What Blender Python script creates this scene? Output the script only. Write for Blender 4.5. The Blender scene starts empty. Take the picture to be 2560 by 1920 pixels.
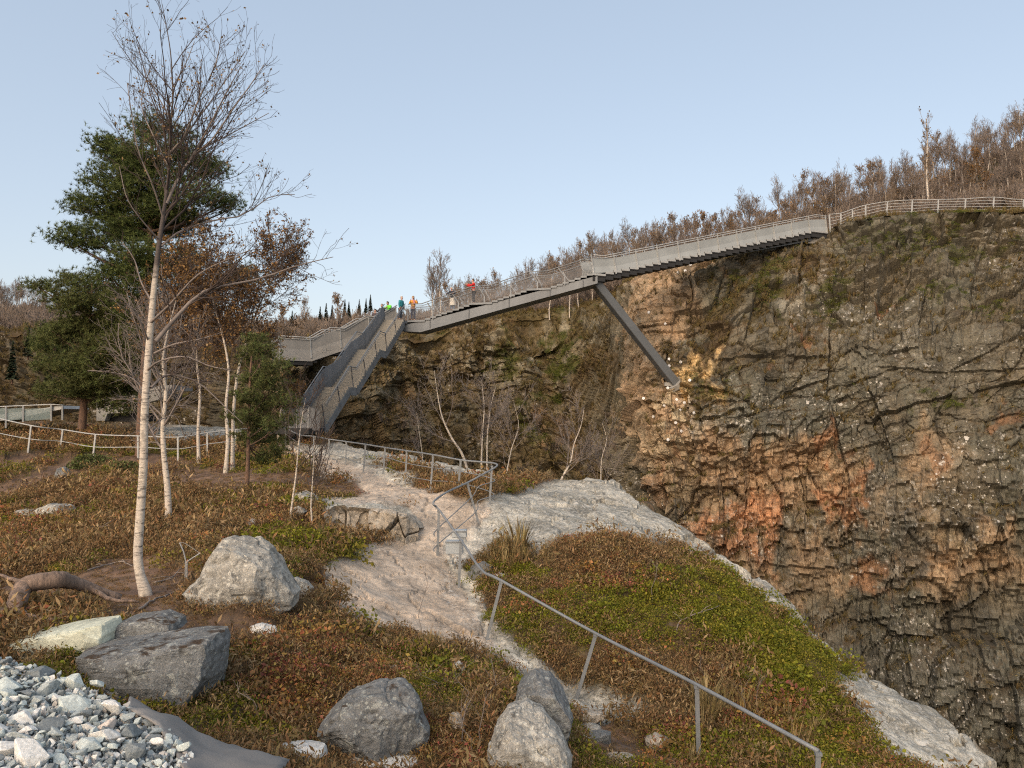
import bpy, bmesh, math, random
import numpy as np
from mathutils import Vector, Matrix, Euler
from mathutils.bvhtree import BVHTree

# ------------------------------------------------------------------ camera, sky, sun, exposure
SC = bpy.context.scene
COL = SC.collection
F = 1897.6                      # focal length in photo pixels (2560 wide)
PITCH = math.radians(2.5)
cd = bpy.data.cameras.new('camera'); cam = bpy.data.objects.new('camera', cd); COL.objects.link(cam)
cam.location = (0, 0, 0); cam.rotation_euler = (math.pi/2 + PITCH, 0, 0)
cd.sensor_width = 36; cd.lens = 36*F/2560; cd.clip_start = 0.05; cd.clip_end = 3000
SC.camera = cam

SUN_EL, SUN_AZ = 32.0, 205.0    # degrees; azimuth clockwise from +Y (behind the camera, to the left)
w = bpy.data.worlds.new('World'); SC.world = w; w.use_nodes = True
nt = w.node_tree; bg = nt.nodes['Background']
sky = nt.nodes.new('ShaderNodeTexSky'); sky.sky_type = 'NISHITA'; sky.sun_disc = False
sky.sun_elevation = math.radians(SUN_EL); sky.sun_rotation = math.radians(SUN_AZ)
sky.altitude = 700; sky.air_density = 1.0; sky.dust_density = 6.0; sky.ozone_density = 1.0
tint = nt.nodes.new('ShaderNodeMix'); tint.data_type = 'RGBA'; tint.blend_type = 'MULTIPLY'; tint.inputs[0].default_value = 1.0
tint.inputs[7].default_value = (1.25, 1.00, 0.77, 1)      # evening haze, the same over the whole sky
veil = nt.nodes.new('ShaderNodeMix'); veil.data_type = 'RGBA'; veil.blend_type = 'ADD'; veil.inputs[0].default_value = 1.0
veil.inputs[7].default_value = (1.68, 2.12, 2.72, 1)      # thin high cloud: an even pale veil over the whole sky
nt.links.new(sky.outputs[0], tint.inputs[6]); nt.links.new(tint.outputs[2], veil.inputs[6]); nt.links.new(veil.outputs[2], bg.inputs[0]); bg.inputs[1].default_value = 0.12
sd = bpy.data.lights.new('sun', 'SUN'); sun = bpy.data.objects.new('sun', sd); COL.objects.link(sun)
sd.energy = 1.2; sd.angle = math.radians(45); sd.color = (0.97, 0.97, 0.88)
az = math.radians(SUN_AZ); el = math.radians(SUN_EL)
sdir = Vector((math.sin(az)*math.cos(el), math.cos(az)*math.cos(el), math.sin(el)))
sun.rotation_euler = sdir.to_track_quat('Z', 'Y').to_euler()
vs = SC.view_settings
vs.view_transform = 'Standard'; vs.look = 'None'; vs.gamma = 1; vs.use_curve_mapping = False
vs.exposure = 0.36
SC.cycles.filter_width = 1.15; SC.cycles.use_denoising = False
SC.cycles.max_bounces = 6; SC.cycles.diffuse_bounces = 2; SC.cycles.glossy_bounces = 2; SC.cycles.transparent_max_bounces = 12

# ------------------------------------------------------------------ helpers
K = 2560/2212.0
cp_, sp_ = math.cos(PITCH), math.sin(PITCH)
def P(px, py, d):
    """world point seen at photo pixel (px,py), d metres ahead of the camera along +Y"""
    a, b = (px-1280)/F, (960-py)/F
    y = cp_ - b*sp_
    return Vector((a*d/y, d, (sp_ + b*cp_)*d/y))
def PV(px, py, d): return P(px*K, py*K, d)          # same, in 2212-wide view pixels
def ray(px, py): return P(px, py, 1.0).normalized()
def proj(x, y, z):
    yc = y*cp_ + z*sp_; zc = -y*sp_ + z*cp_
    yc = np.maximum(yc, 1e-3)
    return 1280 + F*x/yc, 960 - F*zc/yc

def _h(ix, iy, s):
    n = (ix.astype(np.int64)*374761393 + iy.astype(np.int64)*668265263 + s*2147483647) & 0xffffffff
    n = ((n ^ (n >> 13))*1274126177) & 0xffffffff
    n = ((n ^ (n >> 16))*2246822519) & 0xffffffff
    return ((n ^ (n >> 15)) & 0xffffff)/float(0x1000000)
def vn(x, y, s=0):
    """value noise 0..1"""
    ix = np.floor(x); iy = np.floor(y); fx = x-ix; fy = y-iy
    fx = fx*fx*(3-2*fx); fy = fy*fy*(3-2*fy)
    a = _h(ix, iy, s); b = _h(ix+1, iy, s); c = _h(ix, iy+1, s); d = _h(ix+1, iy+1, s)
    return (a*(1-fx)+b*fx)*(1-fy) + (c*(1-fx)+d*fx)*fy
def fbm(x, y, s=0, o=4, g=0.5):
    t = 0; a = 1; n = 0
    for i in range(o):
        t = t + a*vn(x*2**i + 17.3*i, y*2**i - 9.1*i, s+i*7); n += a; a *= g
    return t/n
def voro(x, y, s=0, jit=0.85):
    """cell noise: nearest distance, gap to second nearest, cell random, cell centre offset"""
    ix = np.floor(x); iy = np.floor(y)
    f1 = np.full(x.shape, 9.0); f2 = np.full(x.shape, 9.0); rid = np.zeros(x.shape); ox = np.zeros(x.shape); oy = np.zeros(x.shape)
    for dx in (-1, 0, 1):
        for dy in (-1, 0, 1):
            cx, cy = ix+dx, iy+dy
            px = cx + .5 + (_h(cx, cy, s)-.5)*jit; py = cy + .5 + (_h(cx, cy, s+1)-.5)*jit
            ddx, ddy = x-px, y-py
            d = np.maximum(np.abs(ddx), np.abs(ddy))*.6 + np.hypot(ddx, ddy)*.4
            m = d < f1
            f2 = np.where(m, f1, np.minimum(f2, d)); f1 = np.where(m, d, f1)
            rid = np.where(m, _h(cx, cy, s+2), rid); ox = np.where(m, ddx, ox); oy = np.where(m, ddy, oy)
    return f1, f2-f1, rid, ox, oy
def sst(a, b, x):
    t = np.clip((x-a)/(b-a), 0, 1); return t*t*(3-2*t)
def poly_sd(poly, x, y):
    """signed distance to polygon, negative inside"""
    p = np.asarray(poly, float); q = np.roll(p, -1, 0)
    d2 = np.full(x.shape, 1e18); ins = np.zeros(x.shape, bool)
    for (ax, ay), (bx, by) in zip(p, q):
        ex, ey = bx-ax, by-ay; l = ex*ex+ey*ey+1e-12
        t = np.clip(((x-ax)*ex+(y-ay)*ey)/l, 0, 1)
        d2 = np.minimum(d2, (x-ax-t*ex)**2 + (y-ay-t*ey)**2)
        if ay != by:
            c = ((ay > y) != (by > y)) & (x < (bx-ax)*(y-ay)/(by-ay)+ax); ins ^= c
    d = np.sqrt(d2); return np.where(ins, -d, d)

def np_mesh(name, V, Fc, attrs=None, smooth=True):
    V = np.asarray(V, np.float32); Fc = np.asarray(Fc, np.int32); k = Fc.shape[1]
    me = bpy.data.meshes.new(name)
    me.vertices.add(len(V)); me.vertices.foreach_set('co', V.ravel())
    me.loops.add(Fc.size); me.loops.foreach_set('vertex_index', Fc.ravel())
    me.polygons.add(len(Fc)); me.polygons.foreach_set('loop_start', np.arange(0, Fc.size, k, dtype=np.int32))
    me.polygons.foreach_set('use_smooth', np.full(len(Fc), smooth, bool))
    me.update(calc_edges=True)
    for n, a in (attrs or {}).items():
        a = np.asarray(a, np.float32)
        if a.ndim == 2:
            at = me.attributes.new(n, 'FLOAT_COLOR', 'POINT')
            at.data.foreach_set('color', np.hstack([a, np.ones((len(a), 1), np.float32)]).ravel())
        else:
            at = me.attributes.new(n, 'FLOAT', 'POINT'); at.data.foreach_set('value', a)
    return me
def link(name, me, mat=None, parent=None, kind=None, label=None, cat=None, group=None):
    o = bpy.data.objects.new(name, me); COL.objects.link(o)
    if mat is not None and me is not None:
        if len(me.materials) == 0: me.materials.append(mat)
    if parent is not None: o.parent = parent
    tag(o, label, cat, group, kind); return o
def tag(o, label=None, cat=None, group=None, kind=None):
    if label: o['label'] = label
    if cat: o['category'] = cat
    if group: o['group'] = group
    if kind: o['kind'] = kind
    return o
def empty(name, loc, label, cat, group=None):
    o = bpy.data.objects.new(name, None); COL.objects.link(o); o.location = loc; o.empty_display_size = .1
    return tag(o, label, cat, group)
def child(o, parent):
    """parent keeping world place (both unrotated, parent unparented or child of an unrotated empty)"""
    o.parent = parent
    p = parent; off = Vector((0, 0, 0))
    while p is not None: off += p.location; p = p.parent
    o.location = o.location - off
    return o
def copy_tree(o, parent=None):
    c = o.copy(); COL.objects.link(c); c.parent = parent
    for ch in o.children: copy_tree(ch, c)
    return c
def gridF(nu, nv, wrap=False):
    i, j = np.meshgrid(np.arange(nu-1 if not wrap else nu), np.arange(nv-1), indexing='ij')
    i2 = (i+1) % nu
    return np.stack([i*nv+j, i2*nv+j, i2*nv+j+1, i*nv+j+1], -1).reshape(-1, 4)

class MB:
    def __init__(s): s.v = []; s.f = []
    def poly(s, vs, fs):
        n = len(s.v); s.v += [tuple(v) for v in vs]; s.f += [tuple(i+n for i in f) for f in fs]
    def hexa(s, c):           # 8 corners, bottom ring then top ring
        s.poly(c, [(3, 2, 1, 0), (4, 5, 6, 7), (0, 1, 5, 4), (1, 2, 6, 5), (2, 3, 7, 6), (3, 0, 4, 7)])
    def bar(s, a, b, wd, ht, up=Vector((0, 0, 1))):
        a, b = Vector(a), Vector(b); d = (b-a).normalized(); sd = d.cross(up)
        if sd.length < 1e-4: sd = d.cross(Vector((0, 1, 0)))
        sd.normalize(); u = sd.cross(d).normalized(); x = sd*wd/2; z = u*ht/2
        s.hexa([a-x-z, a+x-z, b+x-z, b-x-z, a-x+z, a+x+z, b+x+z, b-x+z])
    def box(s, c, sz):
        c = Vector(c); x, y, z = sz[0]/2, sz[1]/2, sz[2]/2
        s.hexa([c+Vector(q) for q in ((-x, -y, -z), (x, -y, -z), (x, y, -z), (-x, y, -z), (-x, -y, z), (x, -y, z), (x, y, z), (-x, y, z))])
    def tube(s, pts, rad, n=6, cap=True):
        pts = [Vector(p) for p in pts]; m = len(pts)
        if not hasattr(rad, '__len__'): rad = [rad]*m
        b = len(s.v); prev = None
        for i, p in enumerate(pts):
            d = (pts[min(i+1, m-1)]-pts[max(i-1, 0)])
            d = d.normalized() if d.length > 1e-9 else Vector((0, 0, 1))
            if prev is None:
                e = d.orthogonal().normalized()
            else:
                e = prev - d*prev.dot(d)
                e = e.normalized() if e.length > 1e-6 else d.orthogonal().normalized()
            prev = e; g = d.cross(e)
            for k in range(n):
                t = 2*math.pi*k/n; q = p + (e*math.cos(t)+g*math.sin(t))*rad[i]; s.v.append((q.x, q.y, q.z))
        for i in range(m-1):
            for k in range(n):
                k2 = (k+1) % n; s.f.append((b+i*n+k, b+i*n+k2, b+(i+1)*n+k2, b+(i+1)*n+k))
        if cap:
            s.f.append(tuple(b+k for k in range(n-1, -1, -1))); s.f.append(tuple(b+(m-1)*n+k for k in range(n)))
    def mesh(s, name, smooth=False):
        me = bpy.data.meshes.new(name); me.from_pydata(s.v, [], s.f); me.update()
        if smooth: me.polygons.foreach_set('use_smooth', [True]*len(me.polygons))
        return me
    def obj(s, name, mat, parent=None, smooth=False, bevel=0, **kw):
        """mesh object; vertices are world coordinates, made relative to the parent's place"""
        me = s.mesh(name, smooth)
        if bevel:
            bm = bmesh.new(); bm.from_mesh(me)
            bmesh.ops.bevel(bm, geom=bm.edges[:], offset=bevel, segments=1, affect='EDGES', profile=.5); bm.to_mesh(me); bm.free()
        o = link(name, me, mat, None, **kw)
        if parent is not None: child(o, parent)
        return o
def smoothline(pts, n=6):
    """Catmull-Rom through the points"""
    p = [Vector(q) for q in pts]; p = [p[0]*2-p[1]] + p + [p[-1]*2-p[-2]]; out = []
    for i in range(1, len(p)-2):
        for k in range(n):
            t = k/n; a, b, c, d = p[i-1], p[i], p[i+1], p[i+2]
            out.append(0.5*((2*b) + (c-a)*t + (2*a-5*b+4*c-d)*t*t + (3*b-a-3*c+d)*t**3))
    out.append(p[-2]); return out

# ------------------------------------------------------------------ materials
def newmat(name):
    m = bpy.data.materials.new(name); m.use_nodes = True; t = m.node_tree
    return m, t, t.nodes['Principled BSDF']
def N(t, typ, **kw):
    n = t.nodes.new(typ)
    for k, v in kw.items(): setattr(n, k, v)
    return n
def mixc(t, fac, a, b, mode='MIX'):
    n = N(t, 'ShaderNodeMix', data_type='RGBA', blend_type=mode)
    for i, v in ((0, fac), (6, a), (7, b)):
        if isinstance(v, (int, float)): n.inputs[i].default_value = v
        elif isinstance(v, tuple): n.inputs[i].default_value = (*v, 1) if len(v) == 3 else v
        else: t.links.new(v, n.inputs[i])
    return n.outputs[2]
def noise(t, scale, detail=4, rough=.55, vec=None, dist=0):
    n = N(t, 'ShaderNodeTexNoise'); n.inputs['Scale'].default_value = scale; n.inputs['Detail'].default_value = detail
    n.inputs['Roughness'].default_value = rough; n.inputs['Distortion'].default_value = dist
    if vec is not None: t.links.new(vec, n.inputs['Vector'])
    return n.outputs[0]
def mapr(t, v, a, b, c=0., d=1., smooth=False):
    n = N(t, 'ShaderNodeMapRange'); n.inputs[1].default_value = a; n.inputs[2].default_value = b; n.inputs[3].default_value = c; n.inputs[4].default_value = d
    if smooth: n.interpolation_type = 'SMOOTHSTEP'
    t.links.new(v, n.inputs[0]); return n.outputs[0]
def mth(t, op, a, b=0.):
    n = N(t, 'ShaderNodeMath', operation=op)
    for i, v in enumerate((a, b)):
        if isinstance(v, (int, float)): n.inputs[i].default_value = v
        else: t.links.new(v, n.inputs[i])
    return n.outputs[0]
def bump(t, bsdf, h, strength, dist):
    b = N(t, 'ShaderNodeBump'); b.inputs['Strength'].default_value = strength; b.inputs['Distance'].default_value = dist
    t.links.new(h, b.inputs['Height']); t.links.new(b.outputs[0], bsdf.inputs['Normal']); return b
def objco(t): return N(t, 'ShaderNodeTexCoord').outputs['Object']

def mat_rock(name, base=None, attr='col', s1=2.0, s2=14.0, speck=3.0, speck_col=(.55, .54, .50), speck_amt=.5, bstr=.6, bdist=.08, dark=(.05, .048, .042), darkamt=.35, moss=None, blotch=0, blotch_amt=.5, cracks=0, bump1=.8):
    """rock: colour from a vertex attribute (or a constant), mottling, pale lichen spots, relief"""
    m, t, b = newmat(name); co = objco(t)
    if base is None:
        a = N(t, 'ShaderNodeAttribute'); a.attribute_name = attr; c = a.outputs['Color']
    else:
        c = base
    n1 = noise(t, s1, 5, .6, co); n2 = noise(t, s2, 4, .65, co); n3 = noise(t, s2*5, 3, .6, co)
    f = mth(t, 'MULTIPLY', mapr(t, n1, .25, .75, .62, 1.38), mapr(t, n2, .25, .75, .7, 1.3))
    f = mth(t, 'MULTIPLY', f, mapr(t, n3, .2, .8, .66, 1.34))
    c = mixc(t, 1.0, c, f, 'MULTIPLY')
    nd = noise(t, s2*.45, 6, .7, co, .4)
    c = mixc(t, mth(t, 'MULTIPLY', mapr(t, nd, .52, .66), darkamt), c, dark)
    if speck:
        for sc_, thr in ((speck, .40), (speck*2.1, .46)):
            v = N(t, 'ShaderNodeTexVoronoi'); v.inputs['Scale'].default_value = sc_
            wv = N(t, 'ShaderNodeVectorMath', operation='ADD'); t.links.new(co, wv.inputs[0])
            nn = N(t, 'ShaderNodeTexNoise'); nn.inputs['Scale'].default_value = sc_*2.5; t.links.new(co, nn.inputs['Vector'])
            sc2 = N(t, 'ShaderNodeVectorMath', operation='SCALE'); sc2.inputs['Scale'].default_value = .9/sc_
            t.links.new(nn.outputs['Color'], sc2.inputs[0]); t.links.new(sc2.outputs[0], wv.inputs[1]); t.links.new(wv.outputs[0], v.inputs['Vector'])
            sp = N(t, 'ShaderNodeSeparateColor'); t.links.new(v.outputs['Color'], sp.inputs[0])
            r = mth(t, 'MULTIPLY', mth(t, 'POWER', sp.outputs[0], 3.0), thr)
            msk = mapr(t, mth(t, 'SUBTRACT', r, v.outputs['Distance']), 0.0, .06)
            if base is None:
                l = N(t, 'ShaderNodeAttribute'); l.attribute_name = 'lich'; msk = mth(t, 'MULTIPLY', msk, l.outputs['Fac'])
                msk = mth(t, 'MULTIPLY', msk, mapr(t, noise(t, speck*.3, 3, .6, co), .40, .50))
            c = mixc(t, mth(t, 'MULTIPLY', msk, speck_amt), c, speck_col)
    if blotch:
        nb = noise(t, blotch, 6, .75, co, .2); bm_ = mth(t, 'MULTIPLY', mapr(t, nb, .56, .64), blotch_amt)
        if base is None:
            l = N(t, 'ShaderNodeAttribute'); l.attribute_name = 'lich'; bm_ = mth(t, 'MULTIPLY', bm_, l.outputs['Fac'])
        c = mixc(t, bm_, c, speck_col)
    if cracks:
        rk_ = N(t, 'ShaderNodeAttribute'); rk_.attribute_name = 'rockm'
        nn = N(t, 'ShaderNodeTexNoise'); nn.inputs['Scale'].default_value = 1.6; nn.inputs['Detail'].default_value = 4; t.links.new(co, nn.inputs['Vector'])
        sv = N(t, 'ShaderNodeVectorMath', operation='SCALE'); sv.inputs['Scale'].default_value = 1.1; t.links.new(nn.outputs['Color'], sv.inputs[0]); av = N(t, 'ShaderNodeVectorMath', operation='ADD'); t.links.new(co, av.inputs[0]); t.links.new(sv.outputs[0], av.inputs[1])
        mp = N(t, 'ShaderNodeMapping'); mp.inputs['Scale'].default_value = (1.0, .55, .8); mp.inputs['Rotation'].default_value = (0, 0, .5); t.links.new(av.outputs[0], mp.inputs[0])
        for sc_, wd, am in ((cracks, .018, .75), (cracks*3.1, .03, .4)):
            v = N(t, 'ShaderNodeTexVoronoi', feature='DISTANCE_TO_EDGE'); v.inputs['Scale'].default_value = sc_; t.links.new(mp.outputs[0], v.inputs['Vector'])
            brk = mapr(t, noise(t, sc_*1.7, 3, .6, co), .45, .6)
            ck = mth(t, 'MULTIPLY', mth(t, 'MULTIPLY', mapr(t, v.outputs['Distance'], 0., wd, 1., 0.), brk), mth(t, 'MULTIPLY', rk_.outputs['Fac'], am)); c = mixc(t, ck, c, (.07, .06, .05))
        gr = noise(t, 15, 4, .75, mp.outputs[0]); gl = N(t, 'ShaderNodeAttribute'); gl.attribute_name = 'lich'
        c = mixc(t, mth(t, 'MULTIPLY', mapr(t, gr, .50, .62), mth(t, 'MULTIPLY', gl.outputs['Fac'], .75)), c, (.12, .115, .10)); c = mixc(t, mth(t, 'MULTIPLY', mapr(t, gr, .46, .36), mth(t, 'MULTIPLY', gl.outputs['Fac'], .6)), c, (.58, .56, .50))
    if moss:
        g = N(t, 'ShaderNodeNewGeometry'); sx = N(t, 'ShaderNodeSeparateXYZ'); t.links.new(g.outputs['Normal'], sx.inputs[0])
        mm = mth(t, 'ADD', mth(t, 'MULTIPLY', sx.outputs[2], .5), noise(t, 3.5, 5, .65, co))
        c = mixc(t, mapr(t, mm, .98, 1.08), c, moss)
    t.links.new(c, b.inputs['Base Color']); b.inputs['Roughness'].default_value = .92; b.inputs['Specular IOR Level'].default_value = .25
    hh = mth(t, 'ADD', mth(t, 'MULTIPLY', n1, bump1), mth(t, 'ADD', mth(t, 'MULTIPLY', n2, .45), mth(t, 'MULTIPLY', n3, .18)))
    bump(t, b, hh, bstr, bdist); return m

def mat_plain(name, col, rough=.6, metal=0., var=.25, s=3., s2=30., streak=False, bstr=.0, spec=.4, alpha=None):
    m, t, b = newmat(name); co = objco(t)
    if streak:
        mp = N(t, 'ShaderNodeMapping'); mp.inputs['Scale'].default_value = (1, 1, .12); t.links.new(co, mp.inputs[0]); co2 = mp.outputs[0]
    else: co2 = co
    n1 = noise(t, s, 4, .6, co2); n2 = noise(t, s2, 3, .6, co)
    f = mth(t, 'MULTIPLY', mapr(t, n1, .25, .75, 1-var, 1+var), mapr(t, n2, .2, .8, 1-var*.5, 1+var*.5))
    t.links.new(mixc(t, 1.0, col, f, 'MULTIPLY'), b.inputs['Base Color'])
    b.inputs['Roughness'].default_value = rough; b.inputs['Metallic'].default_value = metal; b.inputs['Specular IOR Level'].default_value = spec
    if bstr: bump(t, b, n2, bstr, .02)
    if alpha is not None: b.inputs['Alpha'].default_value = alpha
    return m

def mat_leaf(name, cols, transl=.25, shade=True, rough=.7):
    """foliage: colour per instance/object from a ramp, varied per leaf by the 'shade' attribute"""
    m, t, b = newmat(name)
    oi = N(t, 'ShaderNodeObjectInfo'); rp = N(t, 'ShaderNodeValToRGB'); el_ = rp.color_ramp.elements
    while len(el_) < len(cols): el_.new(.5)
    for i, c in enumerate(cols): el_[i].position = i/(len(cols)-1); el_[i].color = (*c, 1)
    if shade:
        a = N(t, 'ShaderNodeAttribute'); a.attribute_name = 'shade'
        fr = mth(t, 'FRACT', mth(t, 'ADD', oi.outputs['Random'], mth(t, 'MULTIPLY', a.outputs['Fac'], .45)))
        t.links.new(fr, rp.inputs[0])
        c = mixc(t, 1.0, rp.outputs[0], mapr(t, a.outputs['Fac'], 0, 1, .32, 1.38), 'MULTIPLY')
    else:
        t.links.new(oi.outputs['Random'], rp.inputs[0]); c = rp.outputs[0]
    t.links.new(c, b.inputs['Base Color']); b.inputs['Roughness'].default_value = rough; b.inputs['Specular IOR Level'].default_value = .2
    if transl:
        tr = N(t, 'ShaderNodeBsdfTranslucent'); t.links.new(c, tr.inputs[0]); mx = N(t, 'ShaderNodeMixShader'); mx.inputs[0].default_value = transl
        t.links.new(b.outputs[0], mx.inputs[1]); t.links.new(tr.outputs[0], mx.inputs[2]); t.links.new(mx.outputs[0], t.nodes['Material Output'].inputs[0])
    return m

def mat_birch(name, dens=1.0):
    """white birch bark with dark bands and scars"""
    m, t, b = newmat(name); co = objco(t)
    mp = N(t, 'ShaderNodeMapping'); mp.inputs['Scale'].default_value = (3.5, 3.5, 16); t.links.new(co, mp.inputs[0])
    n1 = noise(t, 1.6, 5, .7, mp.outputs[0], .3); n2 = noise(t, 2.2, 3, .5, co); n3 = noise(t, 40, 3, .6, co)
    c = mixc(t, mapr(t, n2, .35, .65), (.60, .54, .46), (.64, .57, .46))
    c = mixc(t, mapr(t, n3, .3, .7, 0, .6), c, (.26, .21, .17))
    c = mixc(t, mth(t, 'MULTIPLY', mapr(t, n1, .58-.05*dens, .66), .9), c, (.035, .03, .027))
    n4 = noise(t, 1.7, 4, .6, co)
    c = mixc(t, mapr(t, n4, .57, .66, 0, .85), c, (.07, .06, .052))
    at = N(t, 'ShaderNodeAttribute'); at.attribute_name = 'dark'; c = mixc(t, mapr(t, mth(t, 'ADD', at.outputs['Fac'], mth(t, 'MULTIPLY', mapr(t, n4, .3, .7, -1., 1.), .25)), .3, .7), c, (.075, .06, .052))
    t.links.new(c, b.inputs['Base Color']); b.inputs['Roughness'].default_value = .8
    bump(t, b, n1, .35, .02); return m
def mat_bark(name, c1, c2, s=6.):
    m, t, b = newmat(name); co = objco(t)
    mp = N(t, 'ShaderNodeMapping'); mp.inputs['Scale'].default_value = (3, 3, .7); t.links.new(co, mp.inputs[0])
    n1 = noise(t, s, 5, .7, mp.outputs[0], .5); n2 = noise(t, s*6, 3, .6, co)
    c = mixc(t, mapr(t, n1, .35, .65), c1, c2); c = mixc(t, 1., c, mapr(t, n2, .2, .8, .7, 1.3), 'MULTIPLY')
    t.links.new(c, b.inputs['Base Color']); b.inputs['Roughness'].default_value = .9
    bump(t, b, n1, .7, .03); return m

M = {}
M['terrain'] = mat_rock('ground_cover', s1=1.2, s2=9., speck=5., speck_col=(.62, .60, .55), speck_amt=.5, bstr=.7, bdist=.06, darkamt=.4, dark=(.09, .08, .07), blotch=5, blotch_amt=.5, cracks=.8)
M['cliff'] = mat_rock('cliff_rock', s1=.55, s2=3.2, speck=2.8, speck_col=(.56, .53, .47), speck_amt=.85, bstr=1.0, bdist=.16, darkamt=.5, blotch=2.4, blotch_amt=.35, bump1=.15, dark=(.035, .032, .028))
M['hill'] = mat_rock('hill_ground', s1=.3, s2=1.4, speck=0, bstr=.8, bdist=.3, darkamt=.4, dark=(.04, .03, .02))
M['boulder'] = mat_rock('lichen_boulder', base=(.32, .305, .265), s1=3., s2=13., speck=16., speck_col=(.56, .54, .46), speck_amt=.7, bstr=.9, bdist=.05, darkamt=.9, dark=(.07, .067, .06), blotch=7, blotch_amt=.75)
M['boulder_dark'] = mat_rock('grey_boulder', base=(.17, .172, .165), s1=2.6, s2=16., speck=13., speck_col=(.42, .43, .38), speck_amt=.6, bstr=.9, bdist=.05, darkamt=.75, dark=(.055, .054, .048), blotch=6, blotch_amt=.6, moss=(.055, .035, .02))
M['slab_pale'] = mat_rock('pale_cut_slab', base=(.50, .51, .40), s1=2.5, s2=18., speck=0, bstr=.3, bdist=.02, darkamt=.2, dark=(.2, .19, .14))
M['white_rock'] = mat_rock('white_rock', base=(.55, .54, .50), s1=4., s2=20., speck=9., bstr=.4, bdist=.03, darkamt=.4, dark=(.12, .11, .10))
M['ledge'] = mat_rock('ledge_rock', base=(.38, .33, .26), s1=2.2, s2=9., speck=9., speck_amt=.4, bstr=.8, bdist=.1, darkamt=.8, dark=(.05, .045, .035))
M['steel'] = mat_plain('galvanised_steel', (.20, .212, .217), .6, .2, .18, 2.5, 40)
M['steel_dark'] = mat_plain('weathered_steel', (.115, .122, .13), .6, .3, .2, 1.2, 14, streak=True)
M['girder'] = mat_plain('girder_steel', (.175, .187, .195), .6, .25, .25, .8, 9, streak=True)
M['strut'] = mat_plain('strut_steel', (.15, .16, .165), .6, .25, .14, 1.2, 12)
M['sheet'] = mat_plain('grey_sheet_metal', (.19, .20, .21), .55, .3, .22, 1.2, 22, streak=True)
M['sheet_pale'] = mat_plain('pale_mesh_sheet', (.33, .35, .345), .7, .1, .16, .7, 16)
M['rail_pale'] = mat_plain('pale_galvanised', (.37, .375, .36), .6, .1, .12, 2, 30)
M['tread'] = mat_plain('tan_grating', (.27, .25, .21), .85, 0, .22, 1.6, 22)
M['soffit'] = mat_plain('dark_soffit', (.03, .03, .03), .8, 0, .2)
M['concrete'] = mat_plain('concrete', (.30, .29, .265), .9, 0, .2, .9, 14, streak=True)
M['textile'] = mat_plain('grey_textile', (.235, .222, .205), .9, 0, .14, 3, 60, bstr=.15, spec=.1)
M['box'] = mat_plain('grey_box', (.36, .39, .40), .6, .2, .15)
M['white'] = mat_plain('white_plate', (.75, .74, .72), .6, 0, .1)
M['dead'] = mat_bark('dead_wood', (.30, .25, .21), (.14, .11, .09), 9)
M['root'] = mat_bark('root_bark', (.27, .19, .14), (.09, .065, .05), 5)
M['birch'] = mat_birch('birch_bark', 1.0)
M['birch_far'] = mat_birch('birch_bark_far', 1.4)
M['pine_bark'] = mat_bark('pine_bark', (.20, .115, .07), (.075, .05, .038), 5)
M['pine_limb'] = mat_bark('pine_limb', (.16, .10, .065), (.09, .06, .045), 8)
M['twig'] = mat_plain('twig', (.075, .058, .05), .85, 0, .2, 6, 40, spec=.15)
M['twig_pale'] = mat_plain('twig_pale', (.20, .17, .15), .85, 0, .3, 3, 40, spec=.15)
M['twig_far'] = mat_leaf('far_twigs', [(.22, .18, .15), (.18, .145, .12), (.235, .18, .13), (.20, .165, .145)], 0, False, .9)
M['needles'] = mat_leaf('pine_needles', [(.08, .115, .032), (.105, .135, .038), (.14, .145, .048), (.088, .115, .036)], .2)
M['needles_dark'] = mat_leaf('spruce_needles', [(.04, .06, .035), (.055, .07, .04), (.05, .06, .045)], 0, False)
M['leaf_orange'] = mat_leaf('orange_birch_leaves', [(.30, .165, .06), (.36, .20, .065), (.24, .13, .05), (.30, .20, .085)], .3)
M['leaf_brown'] = mat_leaf('brown_birch_leaves', [(.25, .155, .075), (.30, .20, .09), (.20, .13, .065)], .2)
M['heather'] = mat_leaf('brown_heather', [(.27, .16, .07), (.13, .08, .038), (.36, .25, .13), (.19, .14, .05), (.26, .13, .06), (.22, .18, .08)], .2)
M['bilberry'] = mat_leaf('rust_bilberry', [(.36, .18, .055), (.28, .20, .045), (.38, .13, .065), (.30, .24, .06), (.20, .12, .05), (.32, .09, .075), (.25, .19, .07)], .2)
M['green'] = mat_leaf('green_shrub', [(.16, .175, .014), (.22, .22, .02), (.12, .145, .016), (.26, .225, .028), (.19, .15, .035)], .2)
M['grass'] = mat_leaf('dry_grass', [(.28, .20, .085), (.22, .17, .06), (.33, .25, .12), (.20, .12, .05)], .2)
M['moss'] = mat_leaf('cliff_moss', [(.12, .14, .02), (.09, .115, .02), (.17, .165, .028)], .1)
M['rust_grass'] = mat_leaf('cliff_grass', [(.19, .125, .055), (.15, .115, .04), (.22, .17, .065), (.13, .095, .04)], .1)
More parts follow.
